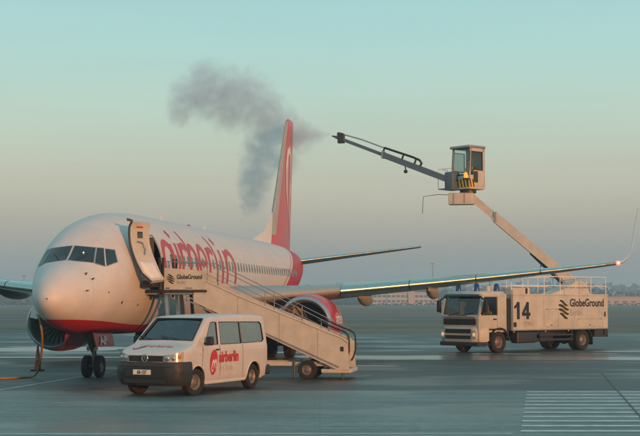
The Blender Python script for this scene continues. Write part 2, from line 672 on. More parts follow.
ground_mat('apron_mat', (0.046, 0.058, 0.054), (0.068, 0.080, 0.075), (0.100, 0.112, 0.104), 0.22, 0.58, wet=0.36, stretch=(0.55, 1, 1), bump=0.35, grain=0.42, slabs=7.5)
ground_mat('stand_mat', (0.105, 0.148, 0.136), (0.150, 0.198, 0.182), (0.205, 0.250, 0.230), 0.30, 0.55, wet=0.36, stretch=(0.5, 1, 1), bump=0.35, grain=0.40, slabs=7.5)
ground_mat('grass_mat', (0.095, 0.098, 0.066), (0.150, 0.138, 0.100), (0.195, 0.168, 0.128), 0.035, 0.95, stretch=(0.35, 1, 1), bump=0.6, grain=0.3)
ground_mat('taxiway_mat', (0.075, 0.090, 0.096), (0.10, 0.115, 0.118), (0.125, 0.135, 0.135), 0.06, 0.8, wet=0.6, stretch=(0.3, 1, 1), grain=0.1)
G = 2600
sheet('grass_field', [(-G, -400), (G, -400), (G, G), (-G, G)], 0.0, 'grass_mat')
sheet('apron', [(-260, -60), (260, -60), (260, 96.5), (-260, 101)], 0.006, 'apron_mat')
sheet('concrete_stand', [(-260, -60), (260, -60), (260, 40.5), (40, 36.2), (-40, 34.8), (-260, 34.0)], 0.0082, 'stand_mat')
sheet('taxiway', [(-600, 168), (700, 160), (700, 196), (-600, 204)], 0.006, 'taxiway_mat')
sheet('runway', [(-900, 430), (900, 430), (900, 490), (-900, 490)], 0.006, 'taxiway_mat')
# wet streaks of de-icing fluid lying on the apron
fl = bpy.data.materials.new('fluid_film')
fl.use_nodes = True
fb = fl.node_tree.nodes['Principled BSDF']
fb.inputs['Base Color'].default_value = (0.15, 0.17, 0.165, 1)
fb.inputs['Roughness'].default_value = 0.24
MATS['fluid_film'] = fl


def puddle(cx, cy, rx, ry, seed, z):
    r2 = random.Random(seed)
    mb = MB()
    ph = [r2.uniform(0, 6.28) for _ in range(6)]
    N = 90
    pts = []
    for k in range(N):
        a = 2 * PI * k / N
        f = 1 + sum(0.24 / (i + 1) * math.sin((i + 2) * a + ph[i]) for i in range(6))
        pts.append((cx + rx * f * math.cos(a), cy + ry * f * math.sin(a), z))
    mb.add(pts, [tuple(range(N))])
    o = mb.build('puddle', 'fluid_film', recalc=False)
    o['kind'] = 'structure'
    return o


for i, (cx, cy, rx, ry) in enumerate([(14.5, 55.2, 8.5, 1.9), (4.6, 56.6, 4.8, 2.4), (23, 57.0, 7.5, 2.0), (-14.5, 66, 6.5, 2.4), (-12.5, 56.5, 4.0, 0.8), (9.5, 60.0, 3.0, 0.9), (-18, 45, 4.2, 0.6),
                                      (-3.6, 62, 2.5, 1.1), (18, 63, 5, 0.9), (1.6, 49, 1.2, 0.35), (-10.2, 36.4, 1.2, 0.25)]):
    puddle(cx, cy, rx, ry, i + 3, 0.0092 + 0.0003 * i)


def marking(name, quads, z, m, label=None):
    mb = MB()
    for q in quads:
        mb.add([(x, y, z) for x, y in q], [(0, 1, 2, 3)])
    return struct(mb.build(name, m, recalc=False))


# hatched no-parking box: eleven stripes, each a piece of its own
hatch = bpy.data.objects.new('hatched_marking', None)
col.objects.link(hatch)
struct(hatch)
ys = [34.94, 33.84, 32.75, 31.65, 30.62, 29.62, 28.55, 27.52, 26.5, 25.48, 24.47]
for y in ys:
    x0 = 3.64 + (y - 24.47) * (5.38 - 3.64) / 10.47
    sb = MB()
    sb.add([(x0, y - 0.15, 0.0145), (19, y - 0.15, 0.0145), (19, y + 0.15, 0.0145), (x0 + 0.05, y + 0.15, 0.0145)], [(0, 1, 2, 3)])
    sb.build('stripe', 'marking_white', hatch, recalc=False)
marking('stand_line', [[(-16, 30.93), (4.65, 31.41), (4.66, 31.55), (-16, 31.09)]], 0.0125, 'marking_faint')
marking('stand_line', [[(-12, 23.86), (3.45, 23.98), (3.45, 24.10), (-12, 23.98)]], 0.0125, 'marking_white')
marking('stand_line', [[(-0.9, 25.5), (1.9, 25.3), (1.9, 25.42), (-0.9, 25.60)]], 0.0125, 'marking_faint')
marking('stand_line', [[(0.3, 40.6), (1.6, 42.9), (1.72, 42.85), (0.42, 40.55)]], 0.0125, 'marking_faint')
marking('lead_in_line', [[(-14.6, 0), (-14.42, 0), (-6.9, 45), (-7.08, 45)]], 0.0125, 'marking_faint')
marking('tar_joint', [[(9.3, 44.2), (9.35, 44.2), (6.19, 25), (6.14, 25)]], 0.0175, 'tar')
marking('tar_joint', [[(-60, 44.8), (60, 45.4), (60, 45.5), (-60, 44.9)]], 0.0085, 'tar')

# ---------------------------------------------------------------- far wood, buildings and masts
mat('wood_leaf', (0.022, 0.036, 0.028), 0.9, dirt=0.4, scale=0.2)
mat('wood_bare', (0.034, 0.034, 0.028), 0.9, dirt=0.4, scale=0.2)


def far_wood(name, y0, y1, x0, x1, hmin, hmax, n, seed, label, mats, size=0.9):
    r2 = random.Random(seed)
    mb = MB()
    for i in range(n):
        x = r2.uniform(x0, x1)
        y = r2.uniform(y0, y1)
        clump = 0.5 + 0.5 * noise.noise(Vector((x * 0.011, seed * 3.1, 0)))
        h = (hmin + (hmax - hmin) * clump) * r2.uniform(0.75, 1.1)
        w = h * r2.uniform(0.28, 0.45)
        mb.mi = r2.randrange(len(mats))
        # trunk
        mb.add([(x - 0.2, y, 0), (x + 0.2, y, 0), (x + 0.1, y + 0.2, h * 0.6), (x - 0.1, y + 0.2, h * 0.6)], [(0, 1, 2, 3)])
        for k in range(34):
            a = r2.uniform(0, 2 * PI)
            zz = r2.uniform(-1, 1)
            rr = math.sqrt(1 - zz * zz) * r2.uniform(0.55, 1.05)
            c = Vector((x + w * rr * math.cos(a), y + w * rr * math.sin(a), h * 0.58 + zz * h * 0.44))
            u = Vector((r2.gauss(0, 1), r2.gauss(0, 1), r2.gauss(0, 1))).normalized()
            v = u.orthogonal().normalized()
            s = size * r2.uniform(0.6, 1.5) * h / 12
            mb.add([c - u * s, c + v * s, c + u * s * r2.uniform(0.6, 1.2), c - v * s], [(0, 1, 2, 3)])
    # dense undergrowth that closes the foot of the wood
    m = int((x1 - x0) / 3)
    mb.mi = 0
    for i in range(m):
        x = x0 + (x1 - x0) * i / m
        y = r2.uniform(y0, y0 + 10)
        h = hmin * r2.uniform(0.35, 0.75)
        for k in range(5):
            c = Vector((x + r2.uniform(-2, 2), y + r2.uniform(-1, 1), h * r2.uniform(0.15, 0.9)))
            u = Vector((r2.gauss(0, 1), r2.gauss(0, 0.5), r2.gauss(0, 1))).normalized()
            v = u.orthogonal().normalized()
            s = r2.uniform(1.2, 2.4)
            mb.add([c - u * s, c + v * s, c + u * s, c - v * s], [(0, 1, 2, 3)])
    return tag(mb.build(name, mats, recalc=False), label, 'wood', kind='stuff')


far_wood('distant_wood', 930, 1010, -520, 520, 7, 15, 620, 5, 'hazy dark wood lining the far edge of the airfield', ['wood_leaf', 'wood_bare'], 1.0)
far_wood('distant_wood', 1650, 1750, -820, 820, 14, 29, 520, 9, 'fainter taller wood behind the first one on the horizon', ['wood_leaf', 'wood_bare'], 1.3)
hm = MB()
r3 = random.Random(3)
for i in range(1500):
    x = -420 + 840 * i / 1500
    c = Vector((x, 742 + r3.uniform(-2, 2), r3.uniform(0.1, 1.25)))
    u = Vector((r3.gauss(0, 1), r3.gauss(0, 1), r3.gauss(0, 1))).normalized()
    v = u.orthogonal().normalized()
    s = r3.uniform(0.5, 0.9)
    hm.add([c - u * s, c + v * s, c + u * s, c - v * s], [(0, 1, 2, 3)])
tag(hm.build('hedge', 'wood_leaf', recalc=False), 'low dark hedge line across the far edge of the grass', 'hedge', kind='stuff')


def far_building(label, x0, x1, y, depth, h, wallm, rows, n, wz, roof=0.8, gap=0.25, bay=None):
    o = thing('airfield_building', label, 'building', ((x0 + x1) / 2, y, 0))
    L = (x1 - x0) / 2
    MB().box((-L, 0, 0), (L, depth, h)).build('wall', wallm, o)
    MB().box((-L - 0.5, -0.5, h), (L + 0.5, depth + 0.5, h + roof)).build('roof', 'far_roof', o)
    pitch = 2 * L / n
    wm = MB().box((-pitch * (0.5 - gap / 2), -0.12, 0), (pitch * (0.5 - gap / 2), -0.02, wz)).build('window', 'far_glass', o, loc=(-L + pitch / 2, 0, rows[0]))
    for r, z in enumerate(rows):
        for k in range(n):
            if r == 0 and k == 0:
                continue
            link('window', wm.data, o, (-L + pitch * (k + 0.5), 0, z))
    if bay:
        MB().box((bay[0], -1.2, 0), (bay[1], 0.0, h + bay[2])).build('stair_tower', 'far_pink', o)
    return o


far_building('long pale two-storey airfield building seen under the wing beside the truck', 34, 76, 860, 14, 7.6, 'far_wall', [1.6, 4.8], 14, 1.5, bay=(2, 6, 1.0))
far_building('low pink terminal building at the far right edge behind the truck', 158, 260, 790, 16, 4.6, 'far_pink', [1.4], 20, 1.2, roof=0.6, gap=0.45)
for (x, y, h, lab) in ((69, 815, 25, 'thin lattice mast rising over the trees behind the wing'), (-178, 800, 17, 'short faint mast near the left edge of the horizon')):
    mst = thing('mast', lab, 'mast', (x, y, 0))
    a = MB()
    for k in range(3):
        t = 2 * PI * k / 3
        a.tube([(0.7 * math.cos(t), 0.7 * math.sin(t), 0), (0.2 * math.cos(t), 0.2 * math.sin(t), h)], 0.09, 5)
    for k in range(16):
        z = h * k / 16
        q = 0.7 - 0.5 * k / 16
        for j in range(3):
            t, u = 2 * PI * j / 3, 2 * PI * (j + 1) / 3
            a.bar((q * math.cos(t), q * math.sin(t), z), (q * math.cos(u), q * math.sin(u), z + h / 16), 0.08)
    a.build('lattice', 'mast_grey', mst)
    MB().bbox((-1.0, -0.4, h), (1.0, 0.4, h + 0.9), 0.1).build('head', 'mast_grey', mst)


# ================================================================ the airliner
# local frame: x to the aircraft's left, y towards its tail, z up; nose tip over the origin
TH = R(9.543)
plane = thing('passenger_airplane', 'white twin-engine airliner with red belly, fin and airberlin titles, front door open', 'airplane', (-7.75, 37.79, 0), -TH)


def fuselage_material():
    m = bpy.data.materials.new('fuselage_paint')
    m.use_nodes = True
    n, l = m.node_tree.nodes, m.node_tree.links
    b = n['Principled BSDF']
    t = n.new('ShaderNodeTexCoord')
    s = n.new('ShaderNodeSeparateXYZ')
    l.new(t.outputs['Object'], s.inputs[0])

    def mth(op, a, c, clamp=False):
        q = n.new('ShaderNodeMath')
        q.operation = op
        q.use_clamp = clamp
        for i, v in enumerate((a, c)):
            if isinstance(v, (int, float)):
                q.inputs[i].default_value = v
            else:
                l.new(v, q.inputs[i])
        return q.outputs[0]
    y, z = s.outputs['Y'], s.outputs['Z']
    # belly line: falls from 1.86 at the nose to 1.63 behind the nose wheel
    ln = n.new('ShaderNodeMapRange')
    ln.interpolation_type = 'SMOOTHSTEP'
    ln.inputs['From Min'].default_value = 0.3
    ln.inputs['From Max'].default_value = 6.0
    ln.inputs['To Min'].default_value = 1.86
    ln.inputs['To Max'].default_value = 1.62
    l.new(y, ln.inputs['Value'])
    belly = mth('MULTIPLY', mth('SUBTRACT', ln.outputs[0], z), 60, True)
    # tail: curved edge leaning aft with height
    d = mth('SUBTRACT', z, 3.05)
    edge = mth('ADD', mth('ADD', mth('MULTIPLY', d, 1.95), 25.9), mth('MULTIPLY', mth('MULTIPLY', d, d), 0.42))
    tail = mth('MULTIPLY', mth('SUBTRACT', y, edge), 25, True)
    e2 = mth('SUBTRACT', y, mth('SUBTRACT', edge, 0.75))
    stripe = mth('MULTIPLY', mth('MULTIPLY', e2, 25, True), mth('MULTIPLY', mth('SUBTRACT', 0.28, e2), 25, True))
    red = mth('MAXIMUM', mth('MAXIMUM', belly, tail), mth('MULTIPLY', stripe, 0.7))
    nz = n.new('ShaderNodeTexNoise')
    nz.inputs['Scale'].default_value = 1.4
    nz.inputs['Detail'].default_value = 7
    nz.inputs['Roughness'].default_value = 0.7
    l.new(t.outputs['Object'], nz.inputs['Vector'])
    uv = n.new('ShaderNodeUVMap')
    br = n.new('ShaderNodeTexBrick')
    br.inputs['Color1'].default_value = (1, 1, 1, 1)
    br.inputs['Color2'].default_value = (0.965, 0.97, 0.975, 1)
    br.inputs['Mortar'].default_value = (0.78, 0.78, 0.78, 1)
    br.inputs['Scale'].default_value = 1
    br.inputs['Mortar Size'].default_value = 0.006
    br.inputs['Brick Width'].default_value = 2.54
    br.inputs['Row Height'].default_value = 1.1
    br.offset = 0.5
    l.new(uv.outputs[0], br.inputs['Vector'])
    mx = n.new('ShaderNodeMix')
    mx.data_type = 'RGBA'
    mx.inputs[6].default_value = (0.61, 0.61, 0.60, 1)
    mx.inputs[7].default_value = (0.46, 0.016, 0.028, 1)
    l.new(red, mx.inputs[0])
    ml = n.new('ShaderNodeMix')
    ml.data_type = 'RGBA'
    ml.blend_type = 'MULTIPLY'
    ml.inputs[0].default_value = 1.0
    l.new(mx.outputs[2], ml.inputs[6])
    l.new(br.outputs['Color'], ml.inputs[7])
    dr = n.new('ShaderNodeMapRange')
    dr.inputs['From Min'].default_value = 0.3
    dr.inputs['From Max'].default_value = 0.7
    dr.inputs['To Min'].default_value = 0.90
    dr.inputs['To Max'].default_value = 1.03
    l.new(nz.outputs['Fac'], dr.inputs['Value'])
    sc = n.new('ShaderNodeVectorMath')
    sc.operation = 'SCALE'
    l.new(ml.outputs[2], sc.inputs[0])
    l.new(dr.outputs[0], sc.inputs['Scale'])
    l.new(sc.outputs[0], b.inputs['Base Color'])
    b.inputs['Roughness'].default_value = 0.52
    return m


MATS['fuselage_paint'] = fuselage_material()
st = [0.0, .03, .06, .12, .18, .25, .35, .5, .65, .82, 1.0, 1.15, 1.3, 1.45, 1.6, 1.75, 1.9, 2.1, 2.3, 2.5, 2.65, 2.85, 3.1, 3.4, 3.7, 4.0, 4.4, 4.7, 5.0, 5.26, 5.6, 6.2, 7.0, 7.8, 8.5, 10, 12, 14, 16, 18, 20, 22,
      23.5, 24.5, 25.5, 26.5, 27.5, 28.5, 29.5, 30.5, 31.5, 32.5, 33.5, 34.5, 35.5, 36.3, 37, 37.5, 37.8, 38.0, 38.15]
NR = 72
vs, fs, uvs = [], [], []
for s in st:
    for k in range(NR):
        vs.append(fpt(s, 2 * PI * k / NR))
for i in range(len(st) - 1):
    for k in range(NR):
        a = (k + 0.5) * 5
        a = a - 360 if a > 180 else a
        if 4.39 < st[i] < 5.25 and -20 < a < 35:
            continue
        k2 = (k + 1) % NR
        fs.append((i * NR + k, i * NR + k2, (i + 1) * NR + k2, (i + 1) * NR + k))
        uvs += [(st[i], k * 0.164), (st[i], (k + 1) * 0.164), (st[i + 1], (k + 1) * 0.164), (st[i + 1], k * 0.164)]
me = bpy.data.meshes.new('fuselage')
me.from_pydata(vs, [], fs)
ul = me.uv_layers.new(name='UVMap')
for q, u in zip(ul.data, uvs):
    q.uv = u
me.materials.append(MATS['fuselage_paint'])
me.polygons.foreach_set('use_smooth', [True] * len(me.polygons))
fuselage = link('fuselage', me, plane)

# entry vestibule behind the open front door
v = MB()
v.box((0.0, 4.40, 2.62), (1.66, 5.26, 2.66))
v.box((0.0, 4.36, 2.62), (1.55, 4.40, 4.42))
v.box((0.0, 5.26, 2.62), (1.55, 5.30, 4.42))
v.box((0.0, 4.36, 2.62), (0.04, 5.30, 4.42))
v.box((0.0, 4.36, 4.36), (1.2, 5.30, 4.40))
v.build('vestibule', 'interior_grey', fuselage)
fr = MB()
for s in (4.36, 5.30):
    fr.tube([fpt(s, R(a), 0.012) for a in range(-22, 39, 4)], 0.022, 6)
for a in (-22, 37):
    fr.tube([fpt(s, R(a), 0.012) for s in (4.36, 4.6, 4.85, 5.1, 5.30)], 0.022, 6)
fr.build('door_frame', 'steel', fuselage, 40)


def nose_patch(quad, off=0.012, nu=10, nv=6):
    """glass patch on the nose from four (lat, z) corners: bottom-in, bottom-out, top-out, top-in"""
    q = [Vector(p) for p in quad]
    mb = MB()

    def fn(u, v):
        p = q[0].lerp(q[1], u).lerp(q[3].lerp(q[2], u), v)
        sg = 1 if p.x >= 0 else -1
        s = surf_s(abs(p.x), p.y)
        c = fus(s)[3]
        d = Vector((p.x, -0.75, (p.y - c) * 1.2)).normalized() * off
        return (p.x + d.x, s + d.y, p.y + d.z)
    mb.grid(fn, nu, nv)
    return mb


panes = [((.045, 3.60), (.74, 3.525), (.64, 3.975), (.045, 4.03)), ((.785, 3.515), (1.03, 3.43), (.85, 3.955), (.69, 3.97)), ((1.07, 3.44), (1.24, 3.57), (1.10, 3.91), (.895, 3.945))]
for sg in (1, -1):
    for q in panes:
        qq = [(x * sg, z) for x, z in q]
        c = Vector((sum(p[0] for p in qq) / 4, sum(p[1] for p in qq) / 4))
        big = [tuple(c + (Vector(p) - c) * 1.0 + (Vector(p) - c).normalized() * 0.03) for p in qq]
        nose_patch(big, 0.006).build('window_surround', 'steel', fuselage, 60, recalc=False)
        nose_patch(qq, 0.014).build('windshield', 'cockpit_glass', fuselage, 60, recalc=False)
for x in (0.22, -0.22):
    w = MB()
    pts = []
    for k in range(6):
        p = Vector((x + (0.30 * k / 5) * (1 if x > 0 else -1), 3.57 + 0.20 * k / 5))
        pts.append((p.x, surf_s(abs(p.x), p.y) - 0.05, p.y + 0.03))
    w.tube(pts, 0.010, 5)
    w.build('wiper', 'black_plastic', fuselage)
lp = MB()
s = surf_s(.40, 3.80)
lp.lathe([(-0.01, 0.001), (-0.008, 0.012), (0, 0.018), (0.008, 0.012), (0.01, 0.001)], axis='y', centre=(.40, s - 0.035, 3.83), n=12)
lp.build('cockpit_lamp', 'cockpit_lamp', fuselage)

# cabin windows: each a rounded pane in the skin of the visible side
wz = 3.74


def cabin_window(s):
    t, b, w, c = fus(s)
    mb = MB()
    pts = []
    for k in range(16):
        a = 2 * PI * k / 16
        cx, cz = math.cos(a), math.sin(a)
        f = (abs(cx) ** 3.2 + abs(cz) ** 3.2) ** (-1 / 3.2)
        pts.append((s + 0.125 * f * cx, wz + 0.185 * f * cz))
    vsn = []
    for y, z in pts + [(s, wz)]:
        tt, bb, ww, cc = fus(y)
        vsn.append(fpt(y, math.asin(max(-1, min(1, (z - cc) / (tt - cc)))), 0.006))
    mb.add(vsn, [(k, (k + 1) % 16, 16) for k in range(16)])
    return mb


base_w = None
s = 6.35
while s < 29.6:
    if 8.5 <= s <= 24.4:
        if base_w is None:
            base_w = cabin_window(8.6).build('window', 'cabin_window', fuselage, recalc=False)
            base_w.location = (0, s - 8.6, 0)
        else:
            link('window', base_w.data, fuselage, (0, s - 8.6, 0))
    else:
        cabin_window(s).build('window', 'cabin_window', fuselage, recalc=False)
    s += 0.508

# titles: each letter painted on the skin as strokes in (station, arc) space
RA = 1.88


def skin(u, v):
    return fpt(u, v / RA, 0.009)


def deg(a):
    return R(a) * RA


B0, XH, ASC = deg(-10.5), deg(28), deg(45)
MID = (B0 + XH) / 2
HH = (XH - B0) / 2
titles = {
    'a': [(arc(6.10, MID, .50, HH, 20, 340, 26), .26), ([(6.60, XH - .05), (6.64, MID), (6.68, B0)], .26)],
    'i': [([(7.22, XH), (7.24, B0)], .26), ([(6.98, deg(43)), (7.12, deg(35))], .24)],
    'r': [([(7.68, XH), (7.68, B0)], .26), (arc(8.10, XH - .45, .42, .38, 175, 40, 10), .26)],
    'b': [([(8.38, ASC), (8.52, deg(33)), (8.62, XH - .2), (8.66, B0)], [.12, .2, .22, .26]), (arc(9.14, MID, .48, HH - .05, 160, -160, 22), .25)],
    'e': [(arc(10.46, MID, .50, HH, 0, 300, 22), .25), ([(9.98, MID), (10.96, MID)], .20)],
    'r2': [([(11.38, XH), (11.38, B0)], .26), (arc(11.80, XH - .45, .42, .38, 175, 40, 10), .26)],
    'l': [([(12.18, ASC), (12.36, deg(33)), (12.46, deg(20)), (12.52, B0)], [.12, .2, .22, .26])],
    'i2': [([(13.30, XH), (13.34, B0)], .26), ([(13.02, deg(43)), (13.2, deg(35))], .24)],
    'n': [([(14.06, XH), (14.06, B0)], .26), (arc(14.72, XH - .62, .64, .58, 178, 20, 14) + [(15.40, MID - .1), (15.44, B0)], .26)],
}
for k, strokes in titles.items():
    mb = MB()
    for i, (p, w) in enumerate(strokes):
        ribbon(mb, p, w, lambda u, v, i=i: fpt(u, v / RA, 0.008 + 0.003 * i), 0.10)
    mb.build('letter', 'red_mark', fuselage, recalc=False)

# probes, ports and antennas
for (s, a) in ((1.2, 40), (1.32, 26), (0.98, 8)):
    p = Vector(fpt(s, R(a)))
    q = Vector(fpt(s, R(a), 0.07))
    MB().tube([p, q, q + Vector((0, -0.14, 0))], [0.022, 0.016, 0.010], 8).build('pitot_probe', 'dark_metal', fuselage, 40)
for (s, a, r) in ((2.75, -24, .05), (3.9, -30, .04), (1.9, -6, .03)):
    p = Vector(fpt(s, R(a), 0.01))
    nn = (Vector(fpt(s, R(a), 0.5)) - p).normalized()
    u = nn.cross(Vector((0, 1, 0))).normalized()
    w = nn.cross(u)
    MB().add([p + (u * math.cos(t) + w * math.sin(t)) * r for t in [i * PI / 6 for i in range(12)]], [tuple(range(12))]).build('static_port', 'dark_metal', fuselage, recalc=False)
for s, h in ((11.2, .22), (17.5, .20)):
    z = fus(s)[0]
    MB().poly([(-.015, s, z - .03), (-.015, s + .42, z - .03), (-.015, s + .40, z + h), (-.015, s + .2, z + h)], (.03, 0, 0)).build('antenna', 'white_paint', fuselage)
bc = MB()
bc.lathe([(0, .09), (.05, .085), (.09, .06), (.11, .001)], axis='z', centre=(0, 15.2, 5.32), n=14)
bc.build('beacon', 'red_paint', fuselage, 50)
# external power panel: small hatch hanging open under the right side of the nose
pp = Vector(fpt(1.9, R(211)))
hp = MB()
hp.bar(pp + Vector((-.02, -.02, .08)), pp + Vector((-.10, -.05, -.24)), .24, .02, up=(0, 1, 0))
hp.build('service_hatch', 'white_paint', fuselage)

# ---------------------------------------------------------------- open door, swung forward, its inner side out
fe = [(1.54, 4.80), (1.46, 4.66), (1.45, 4.45), (1.48, 4.15), (1.56, 3.86), (1.69, 3.55), (1.86, 3.25), (2.16, 3.00)]
ae = [(1.90, 4.80), (1.87, 4.66), (1.85, 4.45), (1.88, 4.15), (1.97, 3.86), (2.10, 3.55), (2.22, 3.28), (2.36, 3.06)]
NB = len(fe) - 1


def door_pt(u, v, off=0.0):
    f = v * NB
    i = min(int(f), NB - 1)
    t = f - i
    a = Vector((fe[i][0] + (fe[i + 1][0] - fe[i][0]) * t, 3.12, fe[i][1] + (fe[i + 1][1] - fe[i][1]) * t))
    b = Vector((ae[i][0] + (ae[i + 1][0] - ae[i][0]) * t, 3.74, ae[i][1] + (ae[i + 1][1] - ae[i][1]) * t))
    d = (b - a).normalized()
    tv = Vector((fe[i + 1][0] - fe[i][0], 0, fe[i + 1][1] - fe[i][1])).normalized()
    nn = tv.cross(d).normalized()
    if nn.y > 0:
        nn = -nn
    return a.lerp(b, u) + nn * off


dm = MB()
NU, NV = 6, 21
for layer in (0.0, -0.11):
    dm.grid(lambda u, v: door_pt(u, v, layer), NU, NV)
nn = (NU + 1) * (NV + 1)
rim = [i * (NV + 1) for i in range(NU + 1)] + [NU * (NV + 1) + j for j in range(1, NV + 1)] + [i * (NV + 1) + NV for i in range(NU - 1, -1, -1)] + [j for j in range(NV - 1, 0, -1)]
dm.f += [(rim[k], rim[(k + 1) % len(rim)], rim[(k + 1) % len(rim)] + nn, rim[k] + nn) for k in range(len(rim))]
dm.m += [0] * len(rim)
door = dm.build('door', 'cream_paint', plane, 30)
door['label'] = 'open curved front door with its lining facing out'
db = MB()
db.grid(lambda u, v: door_pt(0.12 + 0.76 * u, 0.70 + 0.26 * v, 0.07 * min(1, 6 * min(u, 1 - u, v, 1 - v) + 0.02)), 12, 10)
db.build('slide_cover', 'white_paint', door, 60)
dh = MB()
dh.tube([door_pt(0.30, 0.40, 0.05), door_pt(0.55, 0.42, 0.06), door_pt(0.62, 0.52, 0.05), door_pt(0.50, 0.60, 0.05)], 0.022, 8)
dh.build('handle', 'steel', door, 40)
dw = MB()
dw.tube([door_pt(0.30, 0.14, 0.012), door_pt(0.62, 0.14, 0.012)], 0.025, 6)
dw.build('warning_label', 'red_mark', door)
dg = MB()
dg.grid(lambda u, v: door_pt(0.36 + 0.28 * u, 0.24 + 0.11 * v, 0.012), 3, 3)
dg.build('door_window', 'cabin_window', door, recalc=False)
ds = MB()
ds.tube([door_pt(-0.02, v / 20, -0.05) for v in range(21)], 0.035, 6)
ds.build('door_seal', 'dark_metal', door, 40)
da = MB()
da.bar((1.78, 3.9, 3.45), (1.9, 4.42, 3.40), .10, .14)
da.bar((1.60, 3.7, 4.2), (1.62, 4.42, 4.15), .07, .10)
da.build('hinge_arm', 'dark_metal', door)
dk = MB()
dk.bbox((1.72, 3.45, 2.80), (2.12, 3.95, 3.02), .06)
dk.build('slide_bustle', 'black_plastic', door, 40)
de = MB()
de.bar((1.50, 3.15, 4.84), (1.36, 3.05, 4.88), .08, .07)
de.build('guide_fitting', 'black_plastic', door)

# ---------------------------------------------------------------- wings
AF = [(1, .0), (.9, .018), (.75, .042), (.6, .060), (.45, .070), (.3, .070), (.2, .063), (.12, .052), (.06, .039), (.025, .026), (.007, .0135), (0, 0),
      (.007, -.011), (.025, -.020), (.06, -.028), (.12, -.036), (.2, -.043), (.3, -.047), (.45, -.045), (.6, -.036), (.75, -.022), (.9, -.009)]


def wing_sec(lat):
    le = 13.95 + (lat - 1.7) * 0.494
    if lat < 4.6:
        le -= (4.6 - lat) * 0.34
    te = 20.95 + max(0, lat - 5.6) * 0.168
    z = 2.38 + (lat - 1.7) * 0.081 + 0.00155 * (lat - 1.7) ** 2
    tk = 1.12 - 0.020 * lat if lat < 6 else 0.98 - 0.004 * (lat - 6)
    return le, te, z, tk


def airfoil(sg, lat, lo=0, hi=None, grow=0.0):
    le, te, z, tk = wing_sec(lat)
    ch = te - le
    out = []
    for (x, t) in AF:
        out.append((sg * lat, le + x * ch, z + t * ch * tk + (grow if t >= 0 else -grow) - 0.035 * (x - .3) * ch * 0.6))
    return out


for sg in (1, -1):
    mb = MB()
    lats = [1.2, 1.7, 2.6, 3.6, 4.6, 5.6, 7, 8.5, 10, 11.5, 13, 14.5, 16, 17.0]
    mb.loft([airfoil(sg, a) for a in lats], closed=True, cap=True)
    wing = mb.build('wing', 'wing_grey', plane, 40)
    # leading-edge slats: polished, in four lengths with a gap between them
    for a0, a1 in ((6.0, 8.55), (8.6, 11.15), (11.2, 13.75), (13.8, 16.5)):
        sm = MB()
        ring = []
        for k in range(9):
            lat = a0 + (a1 - a0) * k / 8
            le, te, z, tk = wing_sec(lat)
            ch = te - le
            r = []
            for (x, t) in AF[6:17]:
                r.append((sg * lat, le + x * ch * 0.8 - 0.06, z + t * ch * tk * 1.0 + (0.015 if t > 0 else -0.015 if t < 0 else 0) - 0.035 * (x * .8 - .3) * ch * 0.6 - 0.01))
            ring.append(r)
        sm.loft(ring, closed=False, cap=False)
        sm.build('slat', 'wing_leading', wing, 50)
    for fl_lat in (3.4, 6.5, 9.3):
        le, te, z, tk = wing_sec(fl_lat)
        cm = MB()
        rings = []
        for k in range(13):
            t = k / 12
            y = te - 3.3 + 4.0 * t
            r = 0.30 * math.sin(PI * min(1, (t * 1.05 + 0.02))) ** 0.6 + 0.01
            zc = z - 0.20 - 0.03 * (te - le) * 0.3 - 0.18 * t
            rings.append([(sg * fl_lat + r * 0.80 * math.cos(2 * PI * j / 14), y, zc + r * 1.0 * math.sin(2 * PI * j / 14)) for j in range(14)])
        cm.loft(rings)
        cm.build('flap_fairing', 'wing_grey', wing, 50)
    # blended winglet
    wl_path = [(17.0, 21.55, 3.985, 1.52), (17.25, 21.8, 4.06, 1.35), (17.48, 22.05, 4.25, 1.22), (17.64, 22.3, 4.6, 1.08), (17.76, 22.65, 5.2, .90), (17.90, 23.05, 5.85, .70), (18.02, 23.45, 6.45, .45)]
    rings = []
    for i, (x, y, z, ch) in enumerate(wl_path):
        p0 = wl_path[max(i - 1, 0)]
        p1 = wl_path[min(i + 1, len(wl_path) - 1)]
        tx, tz = p1[0] - p0[0], p1[2] - p0[2]
        q = math.hypot(tx, tz)
        nx, nz = -tz / q, tx / q
        rings.append([(sg * (x + nx * t * ch * 0.75), y + a * ch, z + nz * t * ch * 0.75) for a, t in AF])
    wg = MB()
    wg.loft(rings)
    wg.build('winglet', 'white_paint', wing, 50)
    # navigation light in the tip leading edge
    nb = MB()
    nb.lathe([(-.20, .001), (-.18, .05), (-.12, .09), (-.02, .10), (.06, .08)], axis='y', centre=(sg * 17.02, 21.52, 3.99), n=12)
    nb.build('navigation_light', 'nav_red' if sg > 0 else 'lamp_lens', wing, 60)
    if sg > 0:
        nb = MB()
        nb.lathe([(-.27, .001), (-.25, .035), (-.22, .05), (-.20, .045)], axis='y', centre=(17.02, 21.52, 3.99), n=12)
        nb.build('lamp_bulb', 'nav_glow', wing, 60)
# wing-body fairing
mb = MB()
rings = []
for k in range(17):
    t = k / 16
    s = 11.6 + 12.2 * t
    g = math.sin(PI * t) ** 0.45 if 0 < t < 1 else 0.02
    rings.append([(2.02 * g * math.cos(2 * PI * j / 24), s, 1.98 + (0.86 * g) * math.sin(2 * PI * j / 24)) for j in range(24)])
mb.loft(rings)
mb.build('belly_fairing', 'red_paint', plane, 50)

